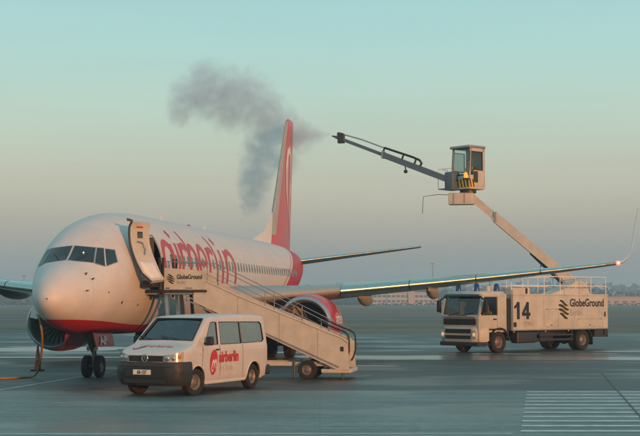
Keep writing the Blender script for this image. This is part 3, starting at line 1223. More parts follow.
# ---------------------------------------------------------------- engines
for sg in (1, -1):
    ex, ey, ez = sg * 5.0, 13.35, 1.50
    C0 = (ex, ey, ez)
    mb = MB()
    mb.lathe([(.17, 1.045), (.30, 1.085), (.6, 1.13), (1.1, 1.155), (1.8, 1.15), (2.6, 1.08), (3.3, .95), (3.9, .82), (3.88, .78), (3.3, .80)], axis='y', centre=C0, n=48, squash=.95)
    eng = mb.build('engine', 'red_paint', plane, 50)
    lip = MB()
    lip.lathe([(.62, .84), (.35, .83), (.15, .86), (.05, .90), (.0, .945), (.03, .985), (.08, 1.015), (.17, 1.046)], axis='y', centre=C0, n=48, squash=.95)
    lip.build('inlet_lip', 'bare_metal', eng, 60)
    ins = MB()
    ins.lathe([(.60, .84), (1.2, .83), (1.6, .82)], axis='y', centre=C0, n=40, squash=.97)
    ins.build('inlet_duct', 'interior_grey', eng, 50)
    bk = MB()
    bk.lathe([(1.35, .83), (1.36, .001)], axis='y', centre=C0, n=32)
    bk.build('fan_backing', 'black_plastic', eng)
    bl = MB()

    def blade(u, v):
        r = .22 + .60 * u
        tw = R(25 + 38 * u)
        c = .17 * (v - .5) * (1 + .35 * u)
        return (c * math.cos(R(90) - tw) * 1.0 + 0.0, c * math.sin(R(90) - tw), r)
    bl.grid(lambda u, v: (blade(u, v)[0], blade(u, v)[1], blade(u, v)[2]), 5, 2)
    bdat = None
    for k in range(24):
        if bdat is None:
            bo = bl.build('fan_blade', 'steel', eng, 60, recalc=False)
            bdat = bo.data
        else:
            bo = link('fan_blade', bdat, eng)
        bo.location = (ex, ey + 1.15, ez)
        bo.rotation_euler = (0, 2 * PI * k / 24, 0)
    sp = MB()
    sp.lathe([(.72, .001), (.76, .05), (.9, .14), (1.05, .205), (1.2, .235)], axis='y', centre=C0, n=24)
    sp.build('spinner', 'dark_metal', eng, 60)
    ex_ = MB()
    ex_.lathe([(3.2, .62), (3.9, .60), (4.6, .48), (4.9, .42), (4.88, .38), (4.4, .36), (4.9, .25), (5.5, .03)], axis='y', centre=C0, n=28)
    ex_.build('exhaust_nozzle', 'dark_metal', eng, 50)
    py = MB()
    py.loft([[(ex - .16, 14.6, 2.45), (ex + .16, 14.6, 2.45), (ex + .02, 14.3, 2.62), (ex - .02, 14.3, 2.62)],
             [(ex - .22, 16.0, 2.1), (ex + .22, 16.0, 2.1), (ex + .14, 15.9, 2.62), (ex - .14, 15.9, 2.62)],
             [(ex - .16, 18.8, 1.85), (ex + .16, 18.8, 1.85), (ex + .10, 18.8, 2.2), (ex - .10, 18.8, 2.2)]])
    py.build('pylon', 'wing_grey', eng, 40)
    # airberlin on the outer flank of the cowl
    lm = text_mesh('airberlin', .66, 0.012, 0.0, 0.85)
    bmx = bmesh.new()
    bmx.from_mesh(lm)
    bmesh.ops.subdivide_edges(bmx, edges=[e for e in bmx.edges if e.calc_length() > .15], cuts=2)
    for q in bmx.verts:
        s = ey + .62 + q.co.x if sg > 0 else ey + 3.0 - q.co.x
        t = s - ey
        rr = _interp([(.17, 1.045), (.30, 1.085), (.6, 1.13), (1.1, 1.155), (1.8, 1.15), (2.6, 1.08), (3.3, .95), (3.9, .82)], t)[0]
        a = R(8) + (q.co.y - .15) / rr
        q.co = Vector((ex + sg * (rr + .012) * math.cos(a), s, ez + (rr + .012) * math.sin(a)))
    bmx.to_mesh(lm)
    bmx.free()
    lm.materials.clear()
    lm.materials.append(MATS['white_mark'])
    link('lettering', lm, eng)

# ---------------------------------------------------------------- tail
FINA = [(a, t * 0.72) for a, t in AF]


def fin_le(z):
    return 30.6 + (z - 5.0) * 0.672


def fin_te(z):
    return 36.6 + (z - 5.0) * 0.135


def fin_half(s, z):
    le, te = fin_le(z), fin_te(z)
    x = max(0.0, min(1.0, (s - le) / (te - le)))
    ch = te - le
    for (a0, t0), (a1, t1) in zip(AF[:12], AF[1:12]):
        if a1 <= x <= a0:
            return (t0 + (t1 - t0) * (x - a0) / (a1 - a0)) * 0.66 * ch
    return 0


mb = MB()
rings = []
for z in (4.9, 6, 7, 8, 9, 10, 11, 12, 12.35, 12.48):
    le, te = fin_le(z), fin_te(z)
    if z > 12.3:
        le += (z - 12.3) * 1.6
    r = []
    for i, (x, t) in enumerate(AF):
        tt = abs(t) if i < 11 else -abs(AF[22 - i][1])
        r.append((tt * 0.66 * (te - le) * (0.55 if z > 12.4 else 1), le + x * (te - le), z))
    rings.append(r)
mb.loft(rings)
fin = mb.build('vertical_fin', 'red_paint', plane, 45)
dl = MB()
dl.loft([[(-.02, 26.8, 5.25), (.02, 26.8, 5.25), (.02, 26.9, 5.34), (-.02, 26.9, 5.34)], [(-.07, 29.7, 5.2), (.07, 29.7, 5.2), (.02, 29.8, 5.95), (-.02, 29.8, 5.95)],
         [(-.11, 31.05, 5.15), (.11, 31.05, 5.15), (.035, 31.65, 7.0), (-.035, 31.65, 7.0)]])
dl.build('dorsal_fin', 'white_paint', fin, 40)
lm = MB()
rings = []
for z in (5.8, 7, 8, 9, 10, 11, 12, 12.3):
    le, te = fin_le(z), fin_te(z)
    ch = te - le
    r = []
    for i, (x, t) in enumerate(AF[7:16]):
        tt = abs(t) if i < 4 else (-abs(AF[22 - (i + 7)][1]) if i > 4 else 0)
        r.append((tt * 0.66 * ch + (.008 if i < 4 else -.008 if i > 4 else 0), le + x * ch * .9 - .03, z))
    rings.append(r)
lm.loft(rings, closed=False, cap=False)
lm.build('leading_edge', 'wing_grey', fin, 50)
ru = MB()
for z0, z1 in ((5.6, 12.2),):
    ru.add([(fin_half(fin_te(z) - 1.05, z) + .006, fin_te(z) - 1.05 + d, z) for z, d in ((z0, -.02), (z0, .02), (z1, .02), (z1, -.02))], [(0, 1, 2, 3)])
ru.build('rudder_gap', 'dark_metal', fin, recalc=False)
# white looped emblem on both faces of the fin
for sg in (1, -1):
    em = MB()

    def finmap(u, v):
        return (sg * (fin_half(u - .95, v) + .016), u - .95, v)
    ribbon(em, [(36.0, 7.2), (35.6, 8.3), (35.75, 9.6), (36.2, 10.5), (36.75, 10.75), (37.1, 10.3), (37.0, 9.5), (36.6, 8.9)], [.14, .3, .36, .38, .38, .36, .3, .14], finmap, .15)
    ribbon(em, [(36.9, 9.6), (36.75, 8.8), (36.9, 8.2), (37.15, 8.9), (37.2, 9.4)], [.12, .24, .28, .24, .12], finmap, .15)
    ribbon(em, [(36.7, 8.6), (36.5, 7.6), (36.7, 6.8), (37.1, 6.2)], [.12, .28, .28, .12], finmap, .15)
    em.build('emblem', 'white_mark', fin, recalc=False)
for sg in (1, -1):
    mb = MB()
    rings = []
    for k in range(7):
        t = k / 6
        lat = 0.35 + 6.8 * t
        le, ch = 33.5 + 4.0 * t, 3.9 - 2.55 * t
        z = 4.42 + 0.98 * t
        rings.append([(sg * lat, le + x * ch, z + tt * ch * 0.75) for x, tt in AF])
    mb.loft(rings)
    sb = mb.build('stabilizer', 'wing_grey', plane, 45)
    sl = MB()
    rr = []
    for k in range(7):
        t = 0.06 + 0.94 * k / 6
        lat = 0.35 + 6.8 * t
        le, ch = 33.5 + 4.0 * t, 3.9 - 2.55 * t
        z = 4.42 + 0.98 * t
        rr.append([(sg * lat, le + x * ch * .8 - .03, z + tt * ch * 0.75 + (.01 if tt > 0 else -.01 if tt < 0 else 0)) for x, tt in AF[7:16]])
    sl.loft(rr, closed=False, cap=False)
    sl.build('leading_edge', 'wing_leading', sb, 50)
ap = MB()
ap.lathe([(-.15, .20), (0, .17), (.06, .16), (.02, .12)], axis='y', centre=(0, 38.15, 4.53), n=18)
ap.build('apu_exhaust', 'dark_metal', plane, 50)

# ---------------------------------------------------------------- landing gear
ng = MB()
ng.tube([(0, 3.85, 1.55), (0, 4.0, .95)], .085, 14)
ng.tube([(0, 4.0, .98), (0, 4.02, .34)], .055, 14)
ng.tube([(-.27, 4.02, .345), (.27, 4.02, .345)], .05, 10)
ng.bar((0, 3.2, 1.45), (0, 3.95, .80), .09, .06)
ng.bar((0, 4.15, .85), (0, 4.26, .62), .07, .03)
ng.bar((0, 4.26, .62), (0, 4.08, .42), .07, .03)
nose_gear = ng.build('nose_gear', 'rim_steel', plane, 40)
for sg in (1, -1):
    wheel(nose_gear, (sg * .20, 4.02, .345), .345, .20, .19, side=sg, rim_mat='rim_steel')
    gd = MB()
    gd.loft([[(sg * .40, 2.72, 1.43), (sg * .43, 2.72, 1.43), (sg * .52, 2.80, .99), (sg * .49, 2.80, .99)],
             [(sg * .42, 4.45, 1.40), (sg * .45, 4.45, 1.40), (sg * .56, 4.40, .97), (sg * .53, 4.40, .97)]])
    gdo = gd.build('gear_door', 'red_paint', nose_gear)
    if sg > 0:
        lettering('AP', .36, 'white_mark', nose_gear, (.545, 3.12, 1.06), (.012, 1, 0), (-.22, 0, 1), offset=.012, xscale=1.5)
    ln = MB()
    ln.lathe([(-.02, .001), (-.015, .05), (0, .07), (.05, .06)], axis='y', centre=(sg * .12, 3.88, .90), n=14)
    ln.build('taxi_light', 'lamp_lens', nose_gear, 50)
for sg in (1, -1):
    mg = MB()
    mg.tube([(sg * 2.75, 19.4, 2.0), (sg * 2.86, 19.6, 1.0)], .14, 14)
    mg.tube([(sg * 2.86, 19.6, 1.05), (sg * 2.86, 19.62, .56)], .09, 14)
    mg.tube([(sg * 2.35, 19.62, .56), (sg * 3.37, 19.62, .56)], .08, 10)
    mg.bar((sg * 1.6, 19.6, 1.75), (sg * 2.8, 19.6, 1.05), .10, .08)
    m_o = mg.build('main_gear', 'rim_steel', plane, 40)
    for k in (-1, 1):
        wheel(m_o, (sg * 2.86 + k * .40, 19.62, .565), .565, .40, .29, side=k)
    MB().bbox((sg * 3.0 - .02, 19.1, .95), (sg * 3.0 + .02, 20.1, 1.85), .02).build('gear_door', 'wing_grey', m_o)


# the GlobeGround mark: a disc of slanted wavy black and gold bars; fn maps (u, v) in -0.5..0.5 to the surface
def globe_mark(parent, fn, golden=True, name='logo_mark'):
    r = MB()
    for i, v0 in enumerate((0.36, 0.12, -0.12, -0.36)):
        r.mi = 0
        hw = math.sqrt(max(0.03, 0.26 - v0 * v0))
        pts = [(-hw + 2 * hw * k / 12, v0 + 0.10 * math.sin(-PI * (k / 12 - 0.5) * 1.2) * 1.3) for k in range(13)]
        ribbon(r, pts, [0.06 + 0.10 * math.sin(PI * (k + .5) / 13) for k in range(13)], fn, 0.05)
        if golden and i < 3:
            r.mi = 1
            pts = [(-hw * .55 + 1.5 * hw * k / 12, v0 - 0.115 + 0.10 * math.sin(-PI * (k / 12 - 0.5) * 1.2) * 1.3) for k in range(13)]
            ribbon(r, pts, [0.02 + 0.06 * math.sin(PI * (k + .5) / 13) for k in range(13)], fn, 0.05)
    return r.build(name, ['black_mark', 'yellow_mark'], parent, recalc=False)


# ================================================================ boarding stairs (run out square from the front door)
def plane_world(lat, s, z=0.0):
    return Vector((-7.75 + lat * math.cos(TH) + s * math.sin(TH), 37.79 - lat * math.sin(TH) + s * math.cos(TH), z))


SX, SY = 5.0, 4.85
stairs = thing('boarding_stairs', 'cream towable passenger stairs with GlobeGround panel, reaching up to the open airplane door', 'stairs', plane_world(SX, SY), -TH)


def S(l, y, z):
    return (l - SX, y, z)


def sbox(mb, l0, l1, y0, y1, z0, z1, r=0.015):
    return mb.bbox(S(l0, y0, z0), S(l1, y1, z1), r)


outline = [(3.2, 2.36), (3.2, 2.74), (3.42, 3.02), (3.62, 2.98), (4.68, 2.50), (7.85, 1.25), (8.03, 1.12), (8.06, .30), (7.70, .30), (5.5, 1.31)]
for y0 in (-.76, .70):
    sp = MB()
    sp.poly([S(l, y0, z) for l, z in outline], (0, .06, 0))
    pn = sp.build('side_panel', 'cream_paint', stairs)
    if y0 < 0:
        lip = MB()
        lip.tube([S(l, y0 - .005, z + .01) for l, z in outline[2:7]], .028, 8)
        lip.build('top_trim', 'cream_paint', pn, 40)
        lw = MB()
        lw.bar(S(5.3, y0 - .012, 1.47), S(7.75, y0 - .012, .38), .02, .05)
        lw.build('lower_trim', 'steel', pn)
        for l in (4.6, 5.9, 7.1):
            zt_ = _interp(outline[3:6], l)[0]
            zb_ = _interp([(3.2, 2.36), (5.5, 1.31), (7.7, .30)], l)[0]
            MB().bbox(S(l - .006, y0 - .006, zb_ + .03), S(l + .006, y0 + .001, zt_ - .02), .002).build('panel_seam', 'grey_mark', pn)
for y0 in (-.80, .76):
    bd = MB()
    bd.poly([S(l, y0, z) for l, z in ((2.26, 2.74), (3.50, 2.74), (3.56, 3.0), (3.46, 3.22), (3.28, 3.34), (2.26, 3.42))], (0, .035, 0))
    b_o = bd.build('wind_screen', 'cream_paint', stairs)
    if y0 < 0:
        lettering('GlobeGround', .195, 'black_mark', b_o, S(2.66, y0 - .003, 3.07), (1, 0, 0), (0, 0, 1), offset=.006, xscale=.74)
        lettering('Berlin', .15, 'grey_mark', b_o, S(2.66, y0 - .003, 2.92), (1, 0, 0), (0, 0, 1), xscale=.8)
        globe_mark(b_o, lambda u, v: S(2.47 + u * .26, y0 - .006, 3.07 + v * .28), golden=False)
        sbox(MB(), 2.95, 3.16, y0 - .012, y0 - .002, 2.76, 2.81, .002).build('serial_plate', 'grey_mark', b_o)
        sbox(MB(), 2.30, 2.44, y0 - .012, y0 - .002, 2.77, 2.80, .002).build('serial_plate', 'black_mark', b_o)
pf = MB()
sbox(pf, 1.50, 3.55, -.70, .70, 2.58, 2.66)
pf.build('platform', 'steel', stairs)
eb = MB()
sbox(eb, 1.38, 2.20, -.80, -.70, 2.64, 2.74, .03)
sbox(eb, 1.38, 1.52, -.80, .74, 2.60, 2.74, .04)
eb.build('docking_bumper', 'rubber', stairs, 40)
eb = MB()
sbox(eb, 2.22, 3.62, -.815, -.765, 2.655, 2.73, .01)
eb.build('platform_edge', 'dark_metal', stairs)
for l in (2.10, 2.21):
    po = MB()
    sbox(po, l - .035, l + .035, -.80, -.73, 2.50, 3.74, .01)
    po.build('corner_post', 'black_plastic', stairs)
    po = MB()
    sbox(po, l - .03, l + .03, .73, .80, 2.50, 3.74, .01)
    po.build('corner_post', 'black_plastic', stairs)
n_st = 13
for k in range(n_st):
    l = 3.55 + (7.80 - 3.55) * k / n_st
    z = 2.60 - (2.60 - .30) * (k + 1) / n_st
    stp = MB()
    sbox(stp, l, l + .37, -.69, .69, z, z + .035, .008)
    sbox(stp, l, l + .02, -.69, .69, z + .03, z + .17, .004)
    stp.build('step', 'steel', stairs)
for y0 in (-.70, .70):
    hr = MB()
    a = [(2.21, 3.62), (3.55, 3.58), (4.2, 3.28), (6.56, 2.14), (7.62, 1.62), (7.86, 1.53)]
    b = [(l, z - .34) for l, z in a[1:]]
    hr.tube([S(l, y0, z) for l, z in a], .013, 8)
    hr.tube([S(l, y0, z) for l, z in b], .010, 8)
    for l in (3.62, 5.45, 6.35, 7.2, 7.8):
        zt = 3.56 - (l - 3.62) * .483
        hr.tube([S(l, y0, zt - 1.0), S(l, y0, zt)], .016, 6)
    hr.build('handrail', 'steel', stairs, 40)
    ho = MB()
    ho.tube([S(7.1, y0, 1.80), S(7.62, y0, 1.56), S(7.90, y0, 1.46), S(8.02, y0, 1.37), S(8.06, y0, 1.22), S(8.06, y0, .86), S(8.0, y0, .64), S(7.84, y0, .38)], .026, 8)
    ho.build('grab_rail', 'black_plastic', stairs, 40)
ch = MB()
for y0 in (-.52, .52):
    ch.bar(S(2.0, y0, .46), S(8.0, y0, .46), .08, .12)
for l in (2.1, 3.8, 5.2, 6.77, 7.95):
    ch.bar(S(l, -.6, .44), S(l, .6, .44), .08, .10, up=(0, 0, 1))
ch.build('chassis', 'cream_paint', stairs)
fb_ = MB()
sbox(fb_, 7.2, 8.12, -.74, .74, .20, .32, .03)
fb_.build('foot_board', 'cream_paint', stairs)
for l in (6.77, 2.7):
    for sg in (-1, 1):
        # these wheels roll along the stair's own run: axle across it
        w = wheel(stairs, S(l, sg * .66, .29), .29, .19, .17, side=1, rim_mat='rim_steel', yaw=sg * PI / 2)
for l, y0 in ((6.35, -.62), (7.85, -.62), (3.3, -.62), (6.35, .62), (3.3, .62)):
    jk = MB()
    jk.tube([S(l, y0, .55), S(l, y0, .06)], .03, 8)
    jk.lathe([(.012, .08), (.05, .07), (.06, .03)], axis='z', centre=S(l, y0, 0), n=12)
    jk.build('jack', 'dark_metal', stairs, 40)
rb = MB()
for y0 in (-.4, .4):
    rb.tube([S(5.2, y0, .50), S(3.9, y0, 1.7)], .06, 10)
    rb.tube([S(3.9, y0, 1.7), S(3.3, y0, 2.3)], .038, 10)
rb.bar(S(3.9, -.4, 1.7), S(3.9, .4, 1.7), .06)
rb.build('lift_ram', 'steel', stairs, 40)
for l0, l1, y0 in ((2.45, 2.28, -.60), (2.45, 2.28, .60)):
    lg = MB()
    lg.bar(S(l0, y0, .46), S(l1, y0, 2.60), .10, .12, up=(0, 1, 0))
    lg.build('support_leg', 'bare_metal', stairs)
    lg = MB()
    lg.bar(S(2.95, y0, .46), S(2.75, y0, 2.60), .09, .10, up=(0, 1, 0))
    lg.build('support_leg', 'dark_metal', stairs)
bg = MB()
for z0 in (2.42, 2.30):
    bg.bar(S(2.9, -.70, z0 + .14), S(4.1, -.70, z0 - .40), .03, .04)
bg.bar(S(2.95, -.70, 2.52), S(2.95, -.70, 2.36), .03)
bg.bar(S(4.05, -.70, 2.10), S(4.05, -.70, 1.90), .03)
bg.build('brace', 'steel', stairs)
tb = MB()
tb.bar(S(2.0, 0, .44), S(1.0, 0, .40), .07, .07)
tb.lathe([(-.02, .05), (.02, .05)], axis='z', centre=S(.95, 0, .40), n=12)
tb.build('tow_bar', 'dark_metal', stairs)
lm_ = MB()
sbox(lm_, 7.80, 7.90, -.785, -.765, .86, 1.0, .01)
lm_.build('control_box', 'black_plastic', stairs)


# ================================================================ the van
# local frame: x to the van's left, y towards its rear, origin on the ground under the front bumper
VTH, VK = R(25.5), 0.995
vfl = Vector((-3.205, 33.70, 0))
vo = vfl - (Vector((math.cos(VTH), -math.sin(VTH), 0)) * .815 + Vector((math.sin(VTH), math.cos(VTH), 0)) * .93) * VK
van = thing('passenger_van', 'white minibus with dark bumper and red airberlin logo, parked in front of the stairs', 'van', vo, -VTH)
van.scale = (VK, VK, VK * 1.035)
PW = [(0.02, .42), (.04, .54), (.07, .66), (.11, .75), (.17, .83), (.25, .895), (.38, .94), (.8, .955), (4.2, .955), (4.6, .94), (4.78, .91), (4.86, .86), (4.89, .80)]
ZT = [(0.02, .93), (.06, 1.0), (.12, 1.05), (.25, 1.115), (.5, 1.19), (.80, 1.268), (.88, 1.315), (1.62, 1.885), (1.72, 1.92), (1.95, 1.945), (2.4, 1.962), (3.2, 1.975), (4.2, 1.96), (4.6, 1.935), (4.76, 1.88), (4.86, 1.74), (4.89, 1.62)]
KZ = [(.25, .93), (.40, .985), (.60, 1.0), (1.0, 1.003), (1.12, 1.0), (1.15, .984), (1.20, .980), (1.25, .970), (1.5, .938), (1.8, .893), (2.0, .86)]


def v_half(y, z):
    return _interp(PW, y)[0] * _interp(KZ, z)[0]


def v_ring(y, inset=0.0, zmin=None):
    zt = _interp(ZT, y)[0] - inset
    zb = .27 if .3 < y < 4.6 else .33
    if zmin is not None:
        zb = zmin
    r = min(.10, (zt - zb) * .3)
    side = []
    for k in range(26):
        z = zb + (zt - r - zb) * k / 25
        side.append((v_half(y, z) - inset, z))
    x0 = side[-1][0]
    for k in range(1, 6):
        a = PI / 2 * k / 6
        side.append((x0 - r * 1.15 * (1 - math.cos(a)), zt - r + r * math.sin(a) * .92))
    x1, z1 = side[-1]
    top = [(x1 * (1 - k / 5), z1 + (zt + .012 - z1) * math.sin(PI / 2 * k / 5)) for k in range(1, 6)]
    half = side + top
    pts = [(x, y, z) for x, z in half] + [(-x, y, z) for x, z in half[-2::-1]]
    return pts


vy = [.02, .03, .04, .055, .07, .09, .11, .14, .17, .21, .25, .31, .38, .5, .65, .80, .88, 1.06, 1.25, 1.44, 1.62, 1.72, 1.83, 1.95, 2.15, 2.4, 2.8, 3.2, 3.7, 4.2, 4.4, 4.6, 4.7, 4.78, 4.83, 4.86, 4.89]
mb = MB()
mb.loft([v_ring(y) for y in vy])
body = mb.build('body', ['van_white', 'interior_grey'], van, 32)
cut = []
c = MB()
c.mi = 1
c.loft([v_ring(y, .055, .46) for y in (.96, 1.12, 1.3, 1.46, 1.62, 1.72, 1.95, 2.4, 3.2, 4.2, 4.5, 4.65)])
cut.append(c.build('cut', ['van_white', 'interior_grey']))
for yc in (.93, 3.93):
    for sg in (1, -1):
        c = MB()
        c.mi = 1
        n = 36
        c.loft([[(x, yc + .395 * math.cos(2 * PI * k / n), .34 + .395 * math.sin(2 * PI * k / n)) for k in range(n)] for x in (sg * .62, sg * 1.2)])
        cut.append(c.build('cut', ['van_white', 'interior_grey']))


def prism_x(poly, x0, x1):
    c = MB()
    c.mi = 1
    c.poly([(x0, y, z) for y, z in poly], (x1 - x0, 0, 0))
    return c.build('cut', ['van_white', 'interior_grey'])


SIDE = [[(1.30, 1.235), (2.00, 1.225), (2.02, 1.78), (1.80, 1.79), (1.70, 1.765)],
        [(2.13, 1.225), (3.26, 1.225), (3.27, 1.775), (2.14, 1.785)],
        [(3.27, 1.225), (4.44, 1.235), (4.56, 1.29), (4.50, 1.70), (4.40, 1.76), (3.28, 1.775)]]
SIDE[1][1] = (3.245, 1.225)
SIDE[1][2] = (3.245, 1.775)
for sg in (1, -1):
    for p in SIDE:
        cut.append(prism_x(p, sg * .70, sg * 1.15))
# windscreen opening
ws = [(.985, 1.372, .765), (1.60, 1.816, .655)]
sl = Vector((0, 1.62 - .88, 1.885 - 1.315)).normalized()
nw = Vector((0, -sl.z, sl.y))
c = MB()
c.mi = 1
q = [Vector((-.80, .925, 1.350)), Vector((.80, .925, 1.350)), Vector((.695, 1.60, 1.870)), Vector((-.695, 1.60, 1.870))]
c.loft([[p - nw * .12 for p in q], [p + nw * .12 for p in q]])
cut.append(c.build('cut', ['van_white', 'interior_grey']))
# rear window
c = MB()
c.mi = 1
c.poly([(-.66, 4.5, 1.25), (.66, 4.5, 1.25), (.60, 4.5, 1.72), (-.60, 4.5, 1.72)], (0, .6, 0))
cut.append(c.build('cut', ['van_white', 'interior_grey']))
boolean(body, cut)
body.data.polygons.foreach_set('use_smooth', [True] * len(body.data.polygons))
body.data.set_sharp_from_angle(angle=R(32))

gw = MB()
gw.grid(lambda u, v: tuple((q[0].lerp(q[1], u)).lerp(q[3].lerp(q[2], u), v) * 1.0 + nw * (-.012 - .05 * (2 * u - 1) ** 2 * .4) + Vector(((2 * u - 1) * .02, 0, 0))), 12, 8)
gw.build('windshield', 'wind_glass', van, 60, recalc=False)
gr = MB()
cen = (q[0] + q[1] + q[2] + q[3]) / 4
for k in range(4):
    gr.bar(q[k] + nw * .006, q[(k + 1) % 4] + nw * .006, .03, .012, up=nw)
gr.build('windshield_rubber', 'black_plastic', van)
for sg in (1, -1):
    for p in SIDE:
        pm = MB()
        y0, y1 = min(a for a, b in p) - .01, max(a for a, b in p) + .01
        z0, z1 = min(b for a, b in p) - .01, max(b for a, b in p) + .01
        pts = [(sg * (v_half(y, z) - .016), y, z) for y, z in p]
        pm.add(pts, [tuple(range(len(pts)))])
        pm.build('side_window', 'van_glass', van, recalc=False)
        tr = MB()
        tr.tube([(sg * (v_half(y, z) - .002), y, z) for y, z in p + p[:1]], .011, 5, cap=False)
        tr.build('window_rubber', 'black_plastic', van)
rw = MB()
rw.add([(-.66, 4.83, 1.25), (.66, 4.83, 1.25), (.60, 4.78, 1.72), (-.60, 4.78, 1.72)], [(0, 1, 2, 3)])
rw.build('rear_window', 'van_glass', van, recalc=False)
for x in (-.42, .40):
    wp = MB()
    a = q[0].lerp(q[1], .5 + x * .62) + nw * .02
    b = q[0].lerp(q[1], .5 + x * .62 - .32).lerp(q[3], .16) + nw * .02
    wp.tube([a, b], .011, 5)
    wp.build('wiper', 'black_plastic', van)

# front bumper: one dark moulding that wraps round the corners
bp = MB()
rings = []
prof = [(-.00, .85), (-.06, .835), (-.085, .77), (-.088, .74), (-.105, .70), (-.105, .58), (-.085, .46), (-.035, .34), (.03, .27)]
plan = [(-.95, .58), (-.945, .42), (-.915, .27), (-.85, .165), (-.74, .095), (-.5, .04), (-.25, .012), (0, 0), (.25, .012), (.5, .04), (.74, .095), (.85, .165), (.915, .27), (.945, .42), (.95, .58)]
for i, (x, y) in enumerate(plan):
    x0, y0 = plan[max(i - 1, 0)]
    x1, y1 = plan[min(i + 1, len(plan) - 1)]
    t = Vector((x1 - x0, y1 - y0)).normalized()
    nrm = Vector((t.y, -t.x))
    rr = []
    for d, z in prof:
        k = .55 if abs(x) > .9 else 1
        rr.append((x + nrm.x * (-d) * k, y + nrm.y * (-d) * k + .02, z))
    rings.append(rr)
bp.loft(rings, closed=False, cap=False)
bumper = bp.build('front_bumper', 'grey_plastic', van, 40)
MB().bbox((-.56, -.095, .49), (.56, -.078, .71), .02).build('air_intake', 'black_plastic', bumper)
pl_ = MB()
pl_.bbox((-.30, -.118, .545), (.22, -.103, .665), .008)
plate = pl_.build('number_plate', 'plate', bumper)
lettering('60-127', .115, 'black_mark', bumper, (-.04, -.1215, .567), (1, 0, 0), (0, 0, 1), offset=.003, align='CENTER', xscale=.85)
gl = MB()
gl.bbox((-.50, -.01, .855), (.50, .05, 1.0), .02)
grille = gl.build('grille', 'black_plastic', van)
MB().bbox((-.80, -.096, .735), (.80, -.080, .750), .004).build('bumper_groove', 'black_plastic', bumper)
MB().bbox((-.60, -.080, .33), (.60, -.060, .43), .015).build('lower_intake', 'black_plastic', bumper)
for z in (.89, .925, .96):
    MB().bbox((-.49, -.022, z - .006), (.49, -.008, z + .006), .003).build('grille_bar', 'grey_plastic', grille)
em = MB()
em.tube([(.088 * math.cos(a), -.045, .935 + .088 * math.sin(a)) for a in [2 * PI * k / 28 for k in range(29)]], .011, 6, cap=False)
for p in ([(-.045, .07), (0, -.0), (.045, .07)], [(-.075, .035), (-.035, -.07), (0, .005), (.035, -.07), (.075, .035)]):
    em.tube([(x, -.045, .935 + z) for x, z in p], .009, 5)
em.build('emblem', 'bare_metal', van, 50)
for sg in (1, -1):
    hl = MB()
    # headlight: wraps from the grille round the corner
    pts = [(.50, .02), (.66, .055), (.77, .105), (.86, .18), (.925, .31)]
    zz = [(.855, 1.005), (.845, 1.035), (.845, 1.06), (.85, 1.08), (.865, 1.095)]
    rings = []
    for (x, y), (z0, z1) in zip(pts, zz):
        rings.append([(sg * (x + .012), y - .030 + (z - z0) * .10, z) for z in [z0 + (z1 - z0) * k / 4 for k in range(5)]])
    hl.loft(rings, closed=False, cap=False)
    h_o = hl.build('headlight', 'lamp_glass', van, 60)
    hb_ = MB()
    rings = []
    for (x, y), (z0, z1) in zip(pts, zz):
        rings.append([(sg * (x + .004), y - .016 + (z - z0) * .10, z) for z in [z0 + (z1 - z0) * k / 4 for k in range(5)]])
    hb_.loft(rings, closed=False, cap=False)
    hb_.build('reflector', 'lamp_lens', h_o, 60)
    for x, y, r in ((.605, .030, .070), (.75, .085, .066)):
        lb = MB()
        lb.lathe([(-.02, .001), (-.016, r * .7), (0, r), (.03, r)], axis='y', centre=(sg * x, y - .012, .945), n=16)
        lb.build('lamp_bulb', 'bare_metal', h_o, 60)
    ob = MB()
    ob.bbox((sg * .865 - .02, .15, .92), (sg * .875 + .02, .24, 1.02), .012)
    ob.build('indicator', 'lamp_orange', h_o)
    mr = MB()
    mr.bbox((sg * 1.10 - .10, 1.24, 1.22), (sg * 1.10 + .09, 1.36, 1.44), .045, 3)
    mr.bar((sg * .93, 1.32, 1.26), (sg * 1.04, 1.31, 1.28), .07, .06)
    m_ = mr.build('mirror', 'black_plastic', van, 40)
    MB().bbox((sg * 1.10 - .08, 1.362, 1.24), (sg * 1.10 + .07, 1.366, 1.42), .01).build('mirror_glass', 'lamp_lens', m_)
    # door seams, handle, sill and rubbing strip
    for y in (1.16, 2.07, 3.30):
        sm = MB()
        zs = [.36 + (1.20 - .36) * k / 8 for k in range(9)] if y > 1.2 else [.55 + (1.2 - .55) * k / 8 for k in range(9)]
        sm.tube([(sg * (v_half(y, z) + .0005), y + (0.0 if y > 1.2 else (z - .8) * .12), z) for z in zs], .006, 5)
        sm.build('door_seam', 'black_plastic', body)
    hn = MB()
    hn.bbox((sg * .945 - .02, 1.84, 1.075), (sg * .945 + .025, 2.03, 1.115), .015)
    hn.build('door_handle', 'black_plastic', van)
    sk = MB()
    sk.bbox((sg * .90 - .03, 1.36, .255), (sg * .90 + .03, 3.50, .33), .02)
    sk.build('sill', 'van_white', van)
    rs = MB()
    rs.tube([(sg * (v_half(y, 1.125) - .001), y, 1.125) for y in [1.2 + 3.4 * k / 12 for k in range(13)]], .005, 5)
    rs.build('body_crease', 'van_white', body)
    tl = MB()
    tl.bbox((sg * .77 - .06, 4.80, .95), (sg * .77 + .045, 4.895, 1.50), .03)
    tl.build('tail_light', 'red_paint', van)
    for yc in (.93, 3.93):
        ar = MB()
        ar.tube([(sg * (v_half(yc + .40 * math.cos(a), max(.3, .34 + .40 * math.sin(a))) + .002), yc + .40 * math.cos(a), .34 + .40 * math.sin(a)) for a in [R(-6 + 192 * k / 24) for k in range(25)]], .018, 6)
        ar.build('arch_lip', 'van_white', body, 50)
    for yc, steer in ((.93, R(-14)), (3.93, 0)):
        w = wheel(van, (sg * .815, yc, .335), .335, .215, .205, side=sg, yaw=steer if yc < 2 else 0)
rbp = MB()
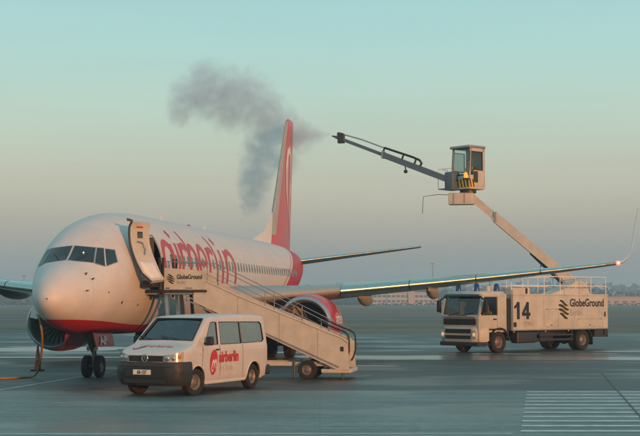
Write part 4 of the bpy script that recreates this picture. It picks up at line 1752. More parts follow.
rbp.bbox((-.93, 4.62, .34), (.93, 4.96, .62), .07, 3)
rbp.build('rear_bumper', 'grey_plastic', van, 40)
tk = MB()
tk.bbox((sg * 0 + .935, 1.02, .99), (.962, 1.07, 1.02), .008)
tk.build('side_indicator', 'lamp_orange', van)
# cabin: floor, dashboard, seats, steering wheel
fl_ = MB()
fl_.bbox((-.82, 1.0, .50), (.82, 4.6, .54), .01)
fl_.build('floor', 'interior_grey', van)
da_ = MB()
da_.bbox((-.80, 1.02, .9), (.80, 1.35, 1.30), .06)
da_.build('dashboard', 'black_plastic', van, 40)
sw = MB()
sw.tube([(.40 + .19 * math.cos(a), 1.46 + .08 * math.sin(a), 1.28 + .17 * math.sin(a)) for a in [2 * PI * k / 20 for k in range(21)]], .015, 6, cap=False)
sw.tube([(.40, 1.35, 1.2), (.40, 1.46, 1.28)], .03, 6)
sw.build('steering_wheel', 'black_plastic', van, 40)
for (x, y) in ((.42, 1.78), (-.42, 1.78), (.42, 2.85), (-.1, 2.85), (.42, 3.75), (-.42, 3.75)):
    se = MB()
    se.bbox((x - .24, y - .05, .74), (x + .24, y + .45, .92), .06)
    se.bbox((x - .24, y + .38, .86), (x + .24, y + .52, 1.48), .06)
    se.bbox((x - .13, y + .42, 1.48), (x + .13, y + .52, 1.68), .05)
    se.build('seat', 'seat_cloth', van, 40)


# airberlin marks on both flanks: the red loop emblem, the name and the pale line under it
def flank(sg):
    def f(y, z):
        return (sg * (v_half(y, z) + .011), y, z)
    return f


for sg in (1, -1):
    fn = flank(sg)
    d = 1 if sg > 0 else -1
    y0 = 1.72 if sg > 0 else 2.9
    k = MB()
    tilt = .12
    ring_o, ring_i = [], []
    for i in range(40):
        a = 2 * PI * i / 40
        v = math.sin(a)
        w = .185 * (1 + .12 * v)
        ring_o.append((w * math.cos(a), .315 * v))
    vs_ = [fn(y0 + d * (u + tilt * v), .785 + v) for u, v in ring_o] + [fn(y0 + d * tilt * 0, .785)]
    k.mi = 0
    k.add(vs_, [(i, (i + 1) % 40, 40) for i in range(40)])

    def f2(u, v):
        p = fn(y0 + d * (u + tilt * v), .785 + v)
        return (p[0] + sg * .004, p[1], p[2])
    k.mi = 1
    ribbon(k, [(-.10, -.16), (-.07, -.02), (-.02, .06), (.02, -.02), (.0, -.16)], [.03, .04, .045, .04, .03], f2, .03)
    ribbon(k, [(.0, -.16), (.04, -.02), (.09, .07), (.13, -.0), (.11, -.16)], [.03, .04, .045, .04, .03], f2, .03)
    ribbon(k, [(-.10, -.16), (-.06, -.23), (.0, -.18)], .03, f2, .03)
    k.build('loop_emblem', ['red_mark', 'white_mark'], van, recalc=False)

    def wrp(p, fn=fn, sg=sg):
        t = fn(p.y, p.z)
        return Vector((t[0] + (p.x if sg > 0 else p.x), t[1], t[2]))
    lettering('airberlin', .38, 'red_mark', van, (0, y0 + d * .28, .785), (0, d, 0), (0, 0, 1), offset=.012, xscale=.82, warp=wrp)
    lettering('technik', .27, 'pale_text', van, (0, y0 + d * .28, .565), (0, d, 0), (0, 0, 1), offset=-.004, xscale=.95, warp=wrp)


def on_hood(x, y):
    xx = abs(x)
    rg = v_ring(y)
    pts = [(p[0], p[2]) for p in rg if p[0] >= 0]
    pts.sort()
    best = pts[-1][1]
    for (xa, za), (xb, zb) in zip(pts, pts[1:]):
        if xa <= xx <= xb and zb > .9:
            best = za + (zb - za) * (xx - xa) / max(1e-6, xb - xa)
            break
    return best


hm_ = MB()
for pth, w in (([(-.62, .40), (-.56, .30), (-.44, .32), (-.36, .44), (-.26, .56)], .05), ([(-.52, .36), (-.40, .52), (-.28, .54), (-.34, .42), (-.46, .44)], .035)):
    ribbon(hm_, pth, w, lambda u, v: (u, v, on_hood(u, v) + .008), .04)
hm_.build('loop_emblem', 'red_mark', van, recalc=False)


def hoodwarp(p):
    return Vector((p.x, p.y, on_hood(p.x, p.y) + .007 + p.z))


lettering('airberlin', .20, 'red_mark', van, (-.20, .44, 0), (1, 0, 0), (0, 1, 0), offset=-.002, xscale=1.05, warp=hoodwarp)


# ================================================================ the de-icing truck
# local frame: x to the truck's left, y towards its rear, origin on the ground at the left front wheel
TTH = R(49.47)
truck = thing('deicing_truck', 'white de-icing truck number 14 with raised boom and operator cabin, behind the wing', 'truck', (8.14, 61.35, 0), -TTH)
XL, XR, XC = .20, -2.30, -1.05
# --- cab, hollow: lower shell, roof, pillars, panes
cb = MB()
cb.bbox((XR + .05, -1.36, .98), (XL - .05, -1.18, 1.76), .08, 3)
cb.bbox((XL - .13, -1.30, 1.10), (XL - .05, .50, 1.74), .03)
cb.bbox((XR + .05, -1.30, 1.10), (XR + .13, .50, 1.74), .03)
cb.bbox((XR + .05, .42, .95), (XL - .05, .52, 2.72), .04)
cb.bbox((XL - .13, -.14, 1.70), (XL - .06, .50, 2.70), .03)
cb.bbox((XR + .06, -.14, 1.70), (XR + .13, .50, 2.70), .03)
cb.bbox((XL - .16, -1.35, .55), (XL - .06, -.66, 1.14), .04)
cb.bbox((XR + .06, -1.35, .55), (XR + .16, -.66, 1.14), .04)
for x in (XL - .10, XR + .10):
    cb.bar((x, -1.29, 1.70), (x, -1.06, 2.68), .10, .13, up=(0, 1, 0))
    cb.bar((x, -1.10, 2.62), (x, .5, 2.62), .09, .09)
cb.bbox((XR + .1, -1.2, .95), (XL - .1, .5, 1.05), .02)
cab = cb.build('cab', 'truck_white', truck, 35)
rf = MB()
rings = []
for z, d in ((2.62, 0.0), (2.70, -.01), (2.78, .03), (2.83, .10), (2.85, .30)):
    x0, x1, y0, y1 = XR + .06 + d, XL - .06 - d, -1.16 + d * 1.2, .52 - d * .5
    c = .10
    rings.append([(x0 + c, y0, z), (x1 - c, y0, z), (x1, y0 + c, z), (x1, y1 - c, z), (x1 - c, y1, z), (x0 + c, y1, z), (x0, y1 - c, z), (x0, y0 + c, z)])
rf.loft(rings)
rf.build('roof', 'truck_white', cab, 50)
wsd = MB()
wsd.grid(lambda u, v: (XR + .14 + (XL - XR - .28) * u, -1.315 + .235 * v - .03 * math.sin(PI * u), 1.73 + .92 * v), 10, 4)
wsd.build('windshield', 'truck_glass', cab, 60, recalc=False)
vs_ = MB()
vs_.grid(lambda u, v: (XR + .16 + (XL - XR - .32) * u, -1.15 - .16 * v - .03 * math.sin(PI * u), 2.70 - .10 * v), 8, 2)
vs_.build('sun_visor', 'black_plastic', cab, 60, recalc=False)
for x in (XL - .075, XR + .075):
    dwn = MB()
    dwn.add([(x, -1.19, 1.76), (x, -.16, 1.76), (x, -.16, 2.58), (x, -1.02, 2.58)], [(0, 1, 2, 3)])
    dwn.build('door_window', 'clear_glass', cab, recalc=False)
    tr = MB()
    pts = [(x, -1.19, 1.76), (x, -.16, 1.76), (x, -.16, 2.58), (x, -1.02, 2.58)]
    tr.tube(pts + pts[:1], .022, 5, cap=False)
    tr.build('window_rubber', 'black_plastic', cab)
xs = XL - .047
sm = MB()
sm.tube([(xs, -.13, 2.6), (xs, -.13, 1.12)], .008, 5)
sm.tube([(xs, -.13, 1.12), (xs, -.7, 1.12)], .008, 5)
sm.build('door_seam', 'black_plastic', cab)
MB().bbox((xs - .01, -.42, 1.52), (xs + .03, -.20, 1.58), .012).build('door_handle', 'black_plastic', cab)
# front: grilles, bumper, lamps
gr1 = MB().bbox((XR + .24, -1.395, 1.30), (XL - .24, -1.35, 1.58), .03).build('grille', 'black_plastic', cab)
for k in range(4):
    MB().bbox((XR + .27, -1.41, 1.335 + k * .06), (XL - .27, -1.39, 1.35 + k * .06), .005).build('grille_bar', 'dark_metal', gr1)
MB().bbox((XR + .30, -1.405, 1.62), (XL - .30, -1.36, 1.68), .01).build('name_bar', 'steel', cab)
fb2 = MB()
rings = []
for z, d in ((.52, .02), (.60, .0), (.95, 0), (1.16, .03), (1.20, .06)):
    pts = []
    for k in range(17):
        t = k / 16
        x = XR + .02 + d + (XL - XR - .04 - 2 * d) * t
        e = abs(2 * t - 1)
        pts.append((x, -1.48 + d + .30 * max(0, (e - .72) / .28) ** 2, z))
    pts += [(XL - .02 - d, -.80, z), (XR + .02 + d, -.80, z)]
    rings.append(pts)
fb2.loft(rings)
bump = fb2.build('front_bumper', 'truck_white', truck, 40)
MB().bbox((XR + .45, -1.51, .92), (XL - .45, -1.46, 1.11), .02).build('lower_grille', 'black_plastic', bump)
MB().bbox((XR + .45, -1.51, .66), (XL - .45, -1.46, .82), .02).build('lower_grille', 'black_plastic', bump)
lp_ = MB()
lp_.bbox((XR + .05, -1.46, .33), (XL - .05, -.85, .53), .06)
lp_.build('bumper_lip', 'grey_plastic', bump, 40)
for sx in (-1, 1):
    x = XC + sx * .98
    hl = MB().bbox((x - .13, -1.485, .68), (x + .13, -1.40, 1.06), .04).build('headlight', 'lamp_lens', bump)
    lb = MB()
    lb.lathe([(-.03, .001), (-.028, .05), (-.015, .085), (.02, .09)], axis='y', centre=(x, -1.485, .86), n=16)
    lb.build('lamp_bulb', 'lamp_lit', hl, 50)
    mr = MB()
    xm = XC + sx * 1.47
    mr.bbox((xm - .10, -1.28, 1.86), (xm + .10, -1.14, 2.42), .05)
    mr.bar((xm, -1.2, 2.38), (XC + sx * 1.12, -1.15, 2.58), .05)
    mr.bar((xm, -1.2, 1.9), (XC + sx * 1.12, -1.24, 1.80), .05)
    mr.build('mirror', 'black_plastic', cab, 40)
wp = MB()
for x in (-1.75, -.9):
    wp.tube([(x, -1.36, 1.72), (x + .6, -1.33, 1.86)], .012, 5)
wp.bar((-1.8, -1.36, 1.715), (-.6, -1.36, 1.715), .02)
wp.build('wiper', 'black_plastic', cab)
for (x, y) in ((-.60, -.70), (-.30, .33), (-1.75, -.7)):
    bcn = MB()
    bcn.lathe([(0, .15), (.05, .15), (.06, .13), (.30, .12), (.36, .08), (.38, .001)], axis='z', centre=(x, y, 2.83), n=16)
    bcn.build('beacon', 'beacon_blue', cab, 50)
MB().bbox((-.62, -.25, 2.83), (-.35, .0, 3.08), .03).build('roof_box', 'truck_white', cab)
MB().tube([(-.5, .1, 2.83), (-.5, .1, 3.55)], .012, 6).build('antenna', 'dark_metal', cab)
# cab inside
MB().bbox((XR + .2, -1.15, 1.05), (XL - .2, -.85, 1.68), .06).build('dashboard', 'black_plastic', cab)
sw = MB()
sw.tube([(-.45 + .24 * math.cos(a), -.78 + .14 * math.sin(a), 1.72 + .17 * math.sin(a)) for a in [2 * PI * k / 20 for k in range(21)]], .018, 6, cap=False)
sw.tube([(-.45, -.95, 1.55), (-.45, -.78, 1.72)], .03, 6)
sw.build('steering_wheel', 'black_plastic', cab, 40)
for x in (-.45, -1.65):
    se = MB()
    se.bbox((x - .26, -.42, 1.05), (x + .26, .12, 1.34), .06)
    se.bbox((x - .26, .06, 1.28), (x + .26, .22, 2.0), .06)
    se.bbox((x - .14, .10, 2.0), (x + .14, .2, 2.2), .04)
    se.build('seat', 'seat_cloth', cab, 40)
# --- running gear
cz = MB()
for x in (XC - .42, XC + .42):
    cz.bar((x, -1.1, .85), (x, 7.9, .85), .09, .26)
for y in (-.9, .8, 2.4, 4.2, 6.1, 7.8):
    cz.bar((XC - .42, y, .85), (XC + .42, y, .85), .10, .16)
cz.bar((XC - .95, 0, .5), (XC + .95, 0, .5), .12, .12)
cz.bar((XC - .95, 6.1, .5), (XC + .95, 6.1, .5), .16, .16)
cz.lathe([(-.3, .02), (-.25, .2), (0, .26), (.25, .2), (.3, .02)], axis='x', centre=(XC, 6.1, .52), n=14)
cz.build('chassis', 'dark_metal', truck, 40)
for sx in (1, -1):
    x = XC + sx * 1.04
    wheel(truck, (x, 0, .5), .5, .30, .29, side=sx, bolts=8)
    wheel(truck, (XC + sx * 1.06, 6.1, .5), .5, .28, .29, side=sx, bolts=8)
    wheel(truck, (XC + sx * .74, 6.1, .5), .5, .28, .29, side=sx, bolts=8)
    for yc, a0, a1, rr in ((0, 5, 175, .62), (6.1, 12, 168, .60)):
        fd = MB()
        rings = []
        for k in range(15):
            a = R(a0 + (a1 - a0) * k / 14)
            rings.append([(XC + sx * xx, yc + q * math.cos(a), .5 + q * math.sin(a)) for xx, q in ((.86, rr), (1.24, rr), (1.25, rr + .05), (.86, rr + .05))])
        fd.loft(rings)
        fd.build('mudguard', 'black_plastic', truck, 40)
    mf = MB()
    mf.bbox((XC + sx * 1.06 - .2, 6.74, .25), (XC + sx * 1.06 + .2, 6.76, .72), .008)
    mf.build('mud_flap', 'rubber', truck)
    tk_ = MB()
    tk_.bbox((XC + sx * .98 - .22, 1.25, .42), (XC + sx * .98 + .22, 2.6, .96), .08, 3)
    tk_.build('fuel_tank', 'dark_metal', truck, 40)
    for y, m_ in ((.95, 'lamp_orange'), (3.2, 'lamp_orange'), (4.9, 'lamp_orange')):
        MB().bbox((XC + sx * 1.25 - .012, y - .05, .93), (XC + sx * 1.25 + .012, y + .05, .98), .006).build('marker_lamp', m_, truck)
    gb = MB()
    for z in (.55, .78):
        gb.bar((XC + sx * 1.2, 2.8, z), (XC + sx * 1.2, 5.3, z), .03, .09)
    gb.bar((XC + sx * 1.2, 2.9, .5), (XC + sx * 1.2, 2.9, 1.0), .05)
    gb.bar((XC + sx * 1.2, 5.2, .5), (XC + sx * 1.2, 5.2, 1.0), .05)
    gb.build('side_guard', 'dark_metal', truck)
st_ = MB()
st_.bbox((XL - .30, -.64 - .55, .36), (XL - .06, -.62, .42), .02)
st_.build('cab_step', 'black_plastic', truck)
ck = MB()
ck.bbox((XR + .15, 3.1, .45), (XL - .35, 4.2, .95), .05)
ck.build('pump_housing', 'dark_metal', truck, 40)
mu = MB()
mu.tube([(XL - .14, .62, .7), (XL - .14, .62, 2.55)], .085, 12)
mu.build('exhaust_stack', 'dark_metal', truck, 50)
ak = MB()
ak.bbox((XR + .2, .54, 1.0), (XL - .02, .74, 2.5), .03)
ak.build('air_intake', 'black_plastic', truck)
# --- tank body
tb2 = MB().bbox((XR, .78, 1.04), (XL, 8.0, 2.66), .035, 3).build('tank_body', 'truck_white', truck, 40)
for y in (3.05, 5.4):
    MB().bbox((XL - .002, y - .006, 1.08), (XL + .004, y + .006, 2.60), .002).build('panel_seam', 'grey_mark', tb2)
MB().bbox((XR - .02, .76, 2.64), (XL + .02, 8.03, 2.72), .015).build('roof_edge', 'truck_white', tb2)
MB().bbox((XL - .01, .80, 1.0), (XL + .018, 8.0, 1.05), .008).build('bottom_rail', 'steel', tb2)
MB().bbox((XL, 7.70, 1.62), (XL + .03, 7.78, 1.86), .01).build('door_handle', 'black_plastic', tb2)
MB().bbox((XL + .001, .92, 1.18), (XL + .010, 1.13, 1.40), .003).build('hazard_placard', 'black_mark', tb2)
for y0_, y1_, z0_, z1_ in ((3.15, 4.15, 1.16, 2.0), (5.55, 7.55, 1.14, 1.52)):
    lk = MB()
    pts = [(XL + .002, y0_, z0_), (XL + .002, y1_, z0_), (XL + .002, y1_, z1_), (XL + .002, y0_, z1_)]
    lk.tube(pts + pts[:1], .008, 5, cap=False)
    lko = lk.build('locker_seam', 'grey_mark', tb2)
    for yy in (y0_ + .15, y1_ - .15):
        MB().bbox((XL, yy - .05, z1_ - .02), (XL + .02, yy + .05, z1_ + .02), .006).build('hinge', 'steel', lko)
    MB().bbox((XL, (y0_ + y1_) / 2 - .05, z0_ + .06), (XL + .02, (y0_ + y1_) / 2 + .05, z0_ + .10), .006).build('latch', 'dark_metal', lko)
ld = MB()
for yy in (.66, .74):
    ld.bar((XL + .03, yy * 1.0 + .10, 1.0), (XL + .03, yy + .10, 2.9), .02)
for k in range(7):
    ld.bar((XL + .03, .76, 1.05 + .27 * k), (XL + .03, .84, 1.05 + .27 * k), .02)
ld.build('ladder', 'steel', truck)
hr_ = MB()
hr_.lathe([(-.20, .10), (-.20, .24), (-.16, .24), (-.15, .17), (.15, .17), (.16, .24), (.20, .24), (.20, .10)], axis='x', centre=(XL - .28, 2.75, .72), n=20)
hr_.build('hose_reel', 'dark_metal', truck, 40)
rbm = MB()
rbm.bbox((XR + .05, 6.95, .62), (XL - .02, 8.02, .72), .03)
rbm.bbox((XR + .05, 7.75, .62), (XL - .02, 8.02, 1.0), .03)
rbm.bbox((XL - .25, 7.0, .70), (XL - .05, 7.7, 1.0), .03)
rbm.build('rear_bumper', 'dark_metal', truck)
XT = XL + .004
def numeral(strokes, y0, z0):
    """a heavy numeral painted on the flank as flat strokes"""
    nm = MB()
    for i, (p, w) in enumerate(strokes):
        ribbon(nm, p, w, lambda u, v, i=i: (XL + .006 + .002 * i, y0 + u, z0 + v), .2)
    return nm.build('numeral', 'black_mark', tb2, recalc=False)


numeral([([(.30, 0), (.30, .80)], .20), ([(.02, .53), (.12, .59), (.22, .68), (.26, .80)], .12)], .96, 1.54)
numeral([([(.42, 0), (.42, .80)], .19), ([(.02, .23), (.62, .23)], .15), ([(.08, .25), (.42, .74)], .15)], 1.50, 1.54)
lettering('TYPE I', .27, 'grey_mark', tb2, (XT, 1.62, 1.23), (0, 1, 0), (0, 0, 1), offset=.004, xscale=.95)
lettering('GlobeGround', .52, 'black_mark', tb2, (XT, 5.02, 2.13), (0, 1, 0), (0, 0, 1), offset=.014, xscale=.90)
lettering('Berlin', .46, 'grey_mark', tb2, (XT, 5.02, 1.68), (0, 1, 0), (0, 0, 1), offset=-.004, xscale=.85)
globe_mark(tb2, lambda u, v: (XT + .004, 4.56 + u * .78, 1.98 + v * .86))
# --- roof railing: one railing per side
corners = [(XL - .06, .85), (XL - .06, 7.92), (XR + .06, 7.92), (XR + .06, .85)]
for i in range(4):
    a, b = Vector((*corners[i], 0)), Vector((*corners[(i + 1) % 4], 0))
    rl = MB()
    for z in (3.12, 3.56):
        rl.tube([a + Vector((0, 0, z)), b + Vector((0, 0, z))], .022, 6)
    n = max(2, round((b - a).length / 1.2))
    for k in range(n):
        p = a.lerp(b, k / n)
        rl.tube([p + Vector((0, 0, 2.70)), p + Vector((0, 0, 3.57))], .022, 6)
    rl.build('railing', 'white_mark', truck, 40)
MB().bbox((XR + .3, .95, 2.71), (XL - .15, 2.3, 3.0), .04).build('roof_locker', 'cream_paint', truck)
MB().bbox((XL - .16, 1.95, 2.74), (XL - .10, 2.1, 2.98), .01).build('locker_latch', 'black_plastic', truck)
# --- boom
ped = MB()
ped.poly([(XC - .35, 4.6, 2.71), (XC - .35, 7.75, 2.71), (XC - .35, 7.5, 3.25), (XC - .35, 6.9, 3.45), (XC - .35, 5.6, 2.95)], (.70, 0, 0))
ped.build('boom_pedestal', 'cream_paint', truck)
B0_, B1_ = Vector((XC + .10, 7.12, 3.12)), Vector((-5.21, 4.14, 7.61))
bd_ = (B1_ - B0_).normalized()
bm_ = MB()
bm_.bar(B0_ - bd_ * .3, B0_.lerp(B1_, .80), .40, .46)
boom = bm_.build('lower_boom', 'cream_paint', truck)
bi = MB()
bi.bar(B0_.lerp(B1_, .4), B1_ + bd_ * .1, .30, .36)
bi.build('inner_boom', 'cream_paint', boom)
bs = bd_.cross(Vector((0, 0, 1))).normalized()
bu = bs.cross(bd_)
for o_, w_ in ((-.27, .10),):
    hb2 = MB()
    hb2.tube([B0_ + bu * (-.42) + bd_ * .4, B0_.lerp(B1_, .42) - bu * .25], .075, 10)
    hb2.tube([B0_.lerp(B1_, .20) - bu * .33, B0_.lerp(B1_, .45) - bu * .20], .05, 8)
    hb2.build('lift_ram', 'dark_metal', boom, 40)
hs = MB()
hs.tube([B0_.lerp(B1_, t) - bu * .215 - bs * (.12) for t in (.05, .3, .55, .78)], .045, 6)
hs.build('fluid_hose', 'black_plastic', boom, 40)
cl = MB()
cl.bar(B0_.lerp(B1_, .30) - bu * .26, B0_.lerp(B1_, .30) - bu * .48, .05)
cl.build('hose_bracket', 'dark_metal', boom)
cl = MB()
cl.bar(B0_.lerp(B1_, .79) - bs * .22, B0_.lerp(B1_, .79) + bs * .22, .12, .50)
cl.build('boom_collar', 'steel', boom)
# pivot housing below the cabin
CX, CY = -5.40, 3.91
ph = MB()
ph.bbox((-.78, -.34, -.30), (.50, .34, .30), .05)
phs = ph.build('cabin_mount', 'cream_paint', truck, 40, loc=(CX - .15, CY - .15, 7.62), rot=(0, 0, R(38)))
for x in (-.5, 0.05):
    MB().bbox((x - .03, -.36, -.26), (x + .03, -.335, .26), .01).build('mount_seam', 'grey_mark', phs)
MB().lathe([(0, .42), (.12, .42), (.13, .30), (.22, .30)], axis='z', centre=(CX, CY, 7.92), n=24).build('slewing_ring', 'dark_metal', truck, 40)
lr = MB()
wx = Vector((math.cos(TTH), math.sin(TTH), 0))
p0 = Vector((CX, CY, 7.62)) - wx * .85 + Vector((0, 0, .2))
lr.tube([p0, p0 - wx * .7 + Vector((0, 0, .03)), p0 - wx * 1.45 - Vector((0, 0, .08)), p0 - wx * 1.5 - Vector((0, 0, .95))], .016, 6)
lr.build('feeler_rod', 'dark_metal', truck, 40)
# operator cabin: floor tub with striped nose, posts, panes, roof
hx, hy = .64, .58
cbm = MB()
cbm.bbox((CX - hx, CY - hy, 8.08), (CX + hx, CY + hy, 8.30), .06)
cbm.bbox((CX + hx - .06, CY - hy + .3, 8.2), (CX + hx, CY + hy, 9.06), .02)
cbm.bbox((CX - hx, CY - hy + .1, 8.2), (CX - hx + .06, CY + hy, 8.95), .02)
cbm.bbox((CX - hx, CY + hy - .06, 8.2), (CX + hx, CY + hy, 10.2), .02)
cbm.bbox((CX - hx, CY - hy, 8.2), (CX + hx, CY - hy + .06, 8.80), .02)
cbm.bbox((CX + hx - .06, CY - hy, 8.2), (CX + hx, CY - hy + .34, 8.8), .02)
for x, y in ((CX - hx + .04, CY - hy + .04), (CX + hx - .04, CY - hy + .04)):
    cbm.bar((x, y, 8.75), (x, y + .12, 10.2), .08)
cbm.bbox((CX + hx - .07, CY + .40, 9.0), (CX + hx, CY + hy, 10.2), .02)
cbm.bbox((CX + hx - .07, CY - hy + .08, 10.0), (CX + hx, CY + hy, 10.2), .02)
ocab = cbm.build('operator_cabin', 'cream_paint', truck, 35)
MB().bbox((CX - hx - .05, CY - hy - .05, 10.18), (CX + hx + .05, CY + hy + .03, 10.32), .05).build('cabin_roof', 'steel', ocab, 40)
g1 = MB()
g1.add([(CX - hx + .08, CY - hy + .03, 8.80), (CX + hx - .08, CY - hy + .03, 8.80), (CX + hx - .08, CY - hy + .15, 10.18), (CX - hx + .08, CY - hy + .15, 10.18)], [(0, 1, 2, 3)])
g1.build('front_window', 'clear_glass', ocab, recalc=False)
for sx in (-1, 1):
    x = CX + sx * (hx - .03)
    g2 = MB()
    g2.add([(x, CY - hy + .10, 9.06), (x, CY + .42, 9.06), (x, CY + .42, 10.0), (x, CY - hy + .16, 10.0)], [(0, 1, 2, 3)])
    g2.build('side_window', 'clear_glass', ocab, recalc=False)
    fr_ = MB()
    pts = [(x + sx * .02, CY - hy + .10, 9.06), (x + sx * .02, CY + .40, 9.06), (x + sx * .02, CY + .40, 10.0), (x + sx * .02, CY - hy + .16, 10.0)]
    fr_.tube(pts + pts[:1], .03, 5, cap=False)
    fr_.build('window_frame', 'dark_metal', ocab)
fr_ = MB()
pts = [(CX - hx + .04, CY - hy + .01, 8.80), (CX + hx - .04, CY - hy + .01, 8.80), (CX + hx - .04, CY - hy + .13, 10.18), (CX - hx + .04, CY - hy + .13, 10.18)]
fr_.tube(pts + pts[:1], .035, 5, cap=False)
fr_.build('window_frame', 'dark_metal', ocab)
MB().bbox((CX + hx - .01, CY - .28, 8.42), (CX + hx + .015, CY + .05, 9.0), .01).build('air_vent', 'dark_metal', ocab)
# striped nose: gold sheet with black slanting bars
ns = MB()
for a, b in (((CX - hx - .02, CY - hy - .012), (CX + hx + .012, CY - hy - .012)), ((CX + hx + .012, CY - hy - .012), (CX + hx + .012, CY - hy + .40))):
    a, b = Vector((*a, 0)), Vector((*b, 0))
    ns.add([a + Vector((0, 0, 8.18)), b + Vector((0, 0, 8.18)), b + Vector((0, 0, 8.58)), a + Vector((0, 0, 8.58))], [(0, 1, 2, 3)])
nose_o = ns.build('warning_panel', 'yellow_mark', ocab, recalc=False)
ns = MB()
for a, b, n in (((CX - hx - .02, CY - hy - .018), (CX + hx + .012, CY - hy - .018), 6), ((CX + hx + .018, CY - hy - .012), (CX + hx + .018, CY - hy + .40), 2)):
    a, b = Vector((*a, 0)), Vector((*b, 0))
    for k in range(n):
        p, q_ = a.lerp(b, (k + .30) / n), a.lerp(b, (k + .72) / n)
        sh = (b - a).normalized() * .07
        ns.add([p - sh + Vector((0, 0, 8.58)), q_ - sh + Vector((0, 0, 8.58)), q_ + sh * .3 + Vector((0, 0, 8.18)), p + sh * .3 + Vector((0, 0, 8.18))], [(0, 1, 2, 3)])
ns.build('warning_bars', 'black_mark', nose_o, recalc=False)['kind'] = 'stuff'
bb = MB()
bb.lathe([(0, .10), (.05, .10), (.22, .09), (.28, .05), (.29, .001)], axis='z', centre=(CX + hx - .12, CY - hy - .14, 8.62), n=16)
bb.build('beacon', 'beacon_amber', ocab, 50)
MB().bbox((CX + hx - .26, CY - hy - .26, 8.56), (CX + hx, CY - hy, 8.62), .01).build('beacon_bracket', 'dark_metal', ocab)
sx_ = MB()
sx_.bbox((CX - .25, CY - .10, 8.3), (CX + .25, CY + .35, 8.72), .05)
sx_.bbox((CX - .25, CY + .28, 8.7), (CX + .25, CY + .42, 9.3), .05)
sx_.build('seat', 'seat_cloth', ocab, 40)
# side platform with its guard rail, at the root of the spray boom
U0, U1 = Vector((-6.11, 3.09, 8.64)), Vector((-12.44, 1.07, 11.25))
ud = (U1 - U0).normalized()
pl2 = MB()
c0 = Vector((CX - .95, CY - .35, 8.20))
pl2.bbox((c0.x - .5, c0.y - .35, 8.14), (c0.x + .45, c0.y + .35, 8.20), .01)
plt = pl2.build('side_platform', 'steel', truck)
gr_ = MB()
for z in (8.75, 9.2):
    gr_.tube([(c0.x + .45, c0.y - .35, z), (c0.x - .5, c0.y - .35, z), (c0.x - .5, c0.y + .35, z)], .015, 6)
for x, y in ((c0.x - .5, c0.y - .35), (c0.x, c0.y - .35), (c0.x - .5, c0.y + .35), (c0.x + .45, c0.y - .35)):
    gr_.tube([(x, y, 8.18), (x, y, 9.22)], .015, 6)
gr_.build('guard_rail', 'white_mark', plt, 40)
mt = MB()
mt.bbox((-.28, -.28, -.5), (.28, .28, .45), .06)
mt.build('spray_boom_root', 'boom_blue', truck, 40, loc=tuple(U0 + Vector((.25, .12, -.1))))
ub = MB()
ub.bar(U0 - ud * .2, U0.lerp(U1, .56), .26, .30)
spray = ub.build('spray_boom', 'boom_blue', truck)
ui = MB()
ui.bar(U0.lerp(U1, .50), U1, .15, .17)
ui.build('inner_boom', 'boom_blue', spray)
us = ud.cross(Vector((0, 0, 1))).normalized()
uu = us.cross(ud)
uc = MB()
uc.bar(U0.lerp(U1, .56) - us * .16, U0.lerp(U1, .56) + us * .16, .10, .38)
uc.build('boom_collar', 'steel', spray)
uh = MB()
uh.tube([U0.lerp(U1, .24) + uu * .16, U0.lerp(U1, .235) + uu * .30, U0.lerp(U1, .26) + uu * .42, U0.lerp(U1, .32) + uu * .44, U0.lerp(U1, .57) + uu * .38], .06, 8)
uh.build('fluid_hose', 'black_plastic', spray, 40)
ut = MB()
ut.tube([U0.lerp(U1, .57) + uu * .37, U0.lerp(U1, .78) + uu * .36, U0.lerp(U1, .97) + uu * .26], .035, 8)
ut.build('fluid_pipe', 'steel', spray, 40)
for t, h_ in ((.57, .40), (.40, .42), (.29, .42)):
    MB().bar(U0.lerp(U1, t), U0.lerp(U1, t) + uu * h_, .06, .08).build('hose_bracket', 'dark_metal', spray)
hg = MB()
hp_ = U0.lerp(U1, .36)
hg.tube([hp_ - uu * .1, hp_ - Vector((0, 0, .34))], .03, 6)
hg.lathe([(-.10, .001), (-.09, .07), (0, .11), (.08, .08), (.1, .001)], axis='z', centre=hp_ - Vector((0, 0, .42)), n=14)
hg.build('work_lamp', 'dark_metal', spray, 40)
nz_ = MB()
nz_.bar(U1 - ud * .35 - us * .12, U1 - ud * .35 + us * .12, .32, .46)
nz_.tube([U1 - ud * .4 + uu * .24, U1 - ud * .05 + uu * .20], .10, 10)
nz_.tube([U1 - ud * .2, U1 + ud * .25 - uu * .02], [.07, .04], 10)
nz_.bar(U1 - ud * .2, U1 - ud * .2 - uu * .22, .05)
nz_.build('spray_nozzle', 'dark_metal', spray, 40)


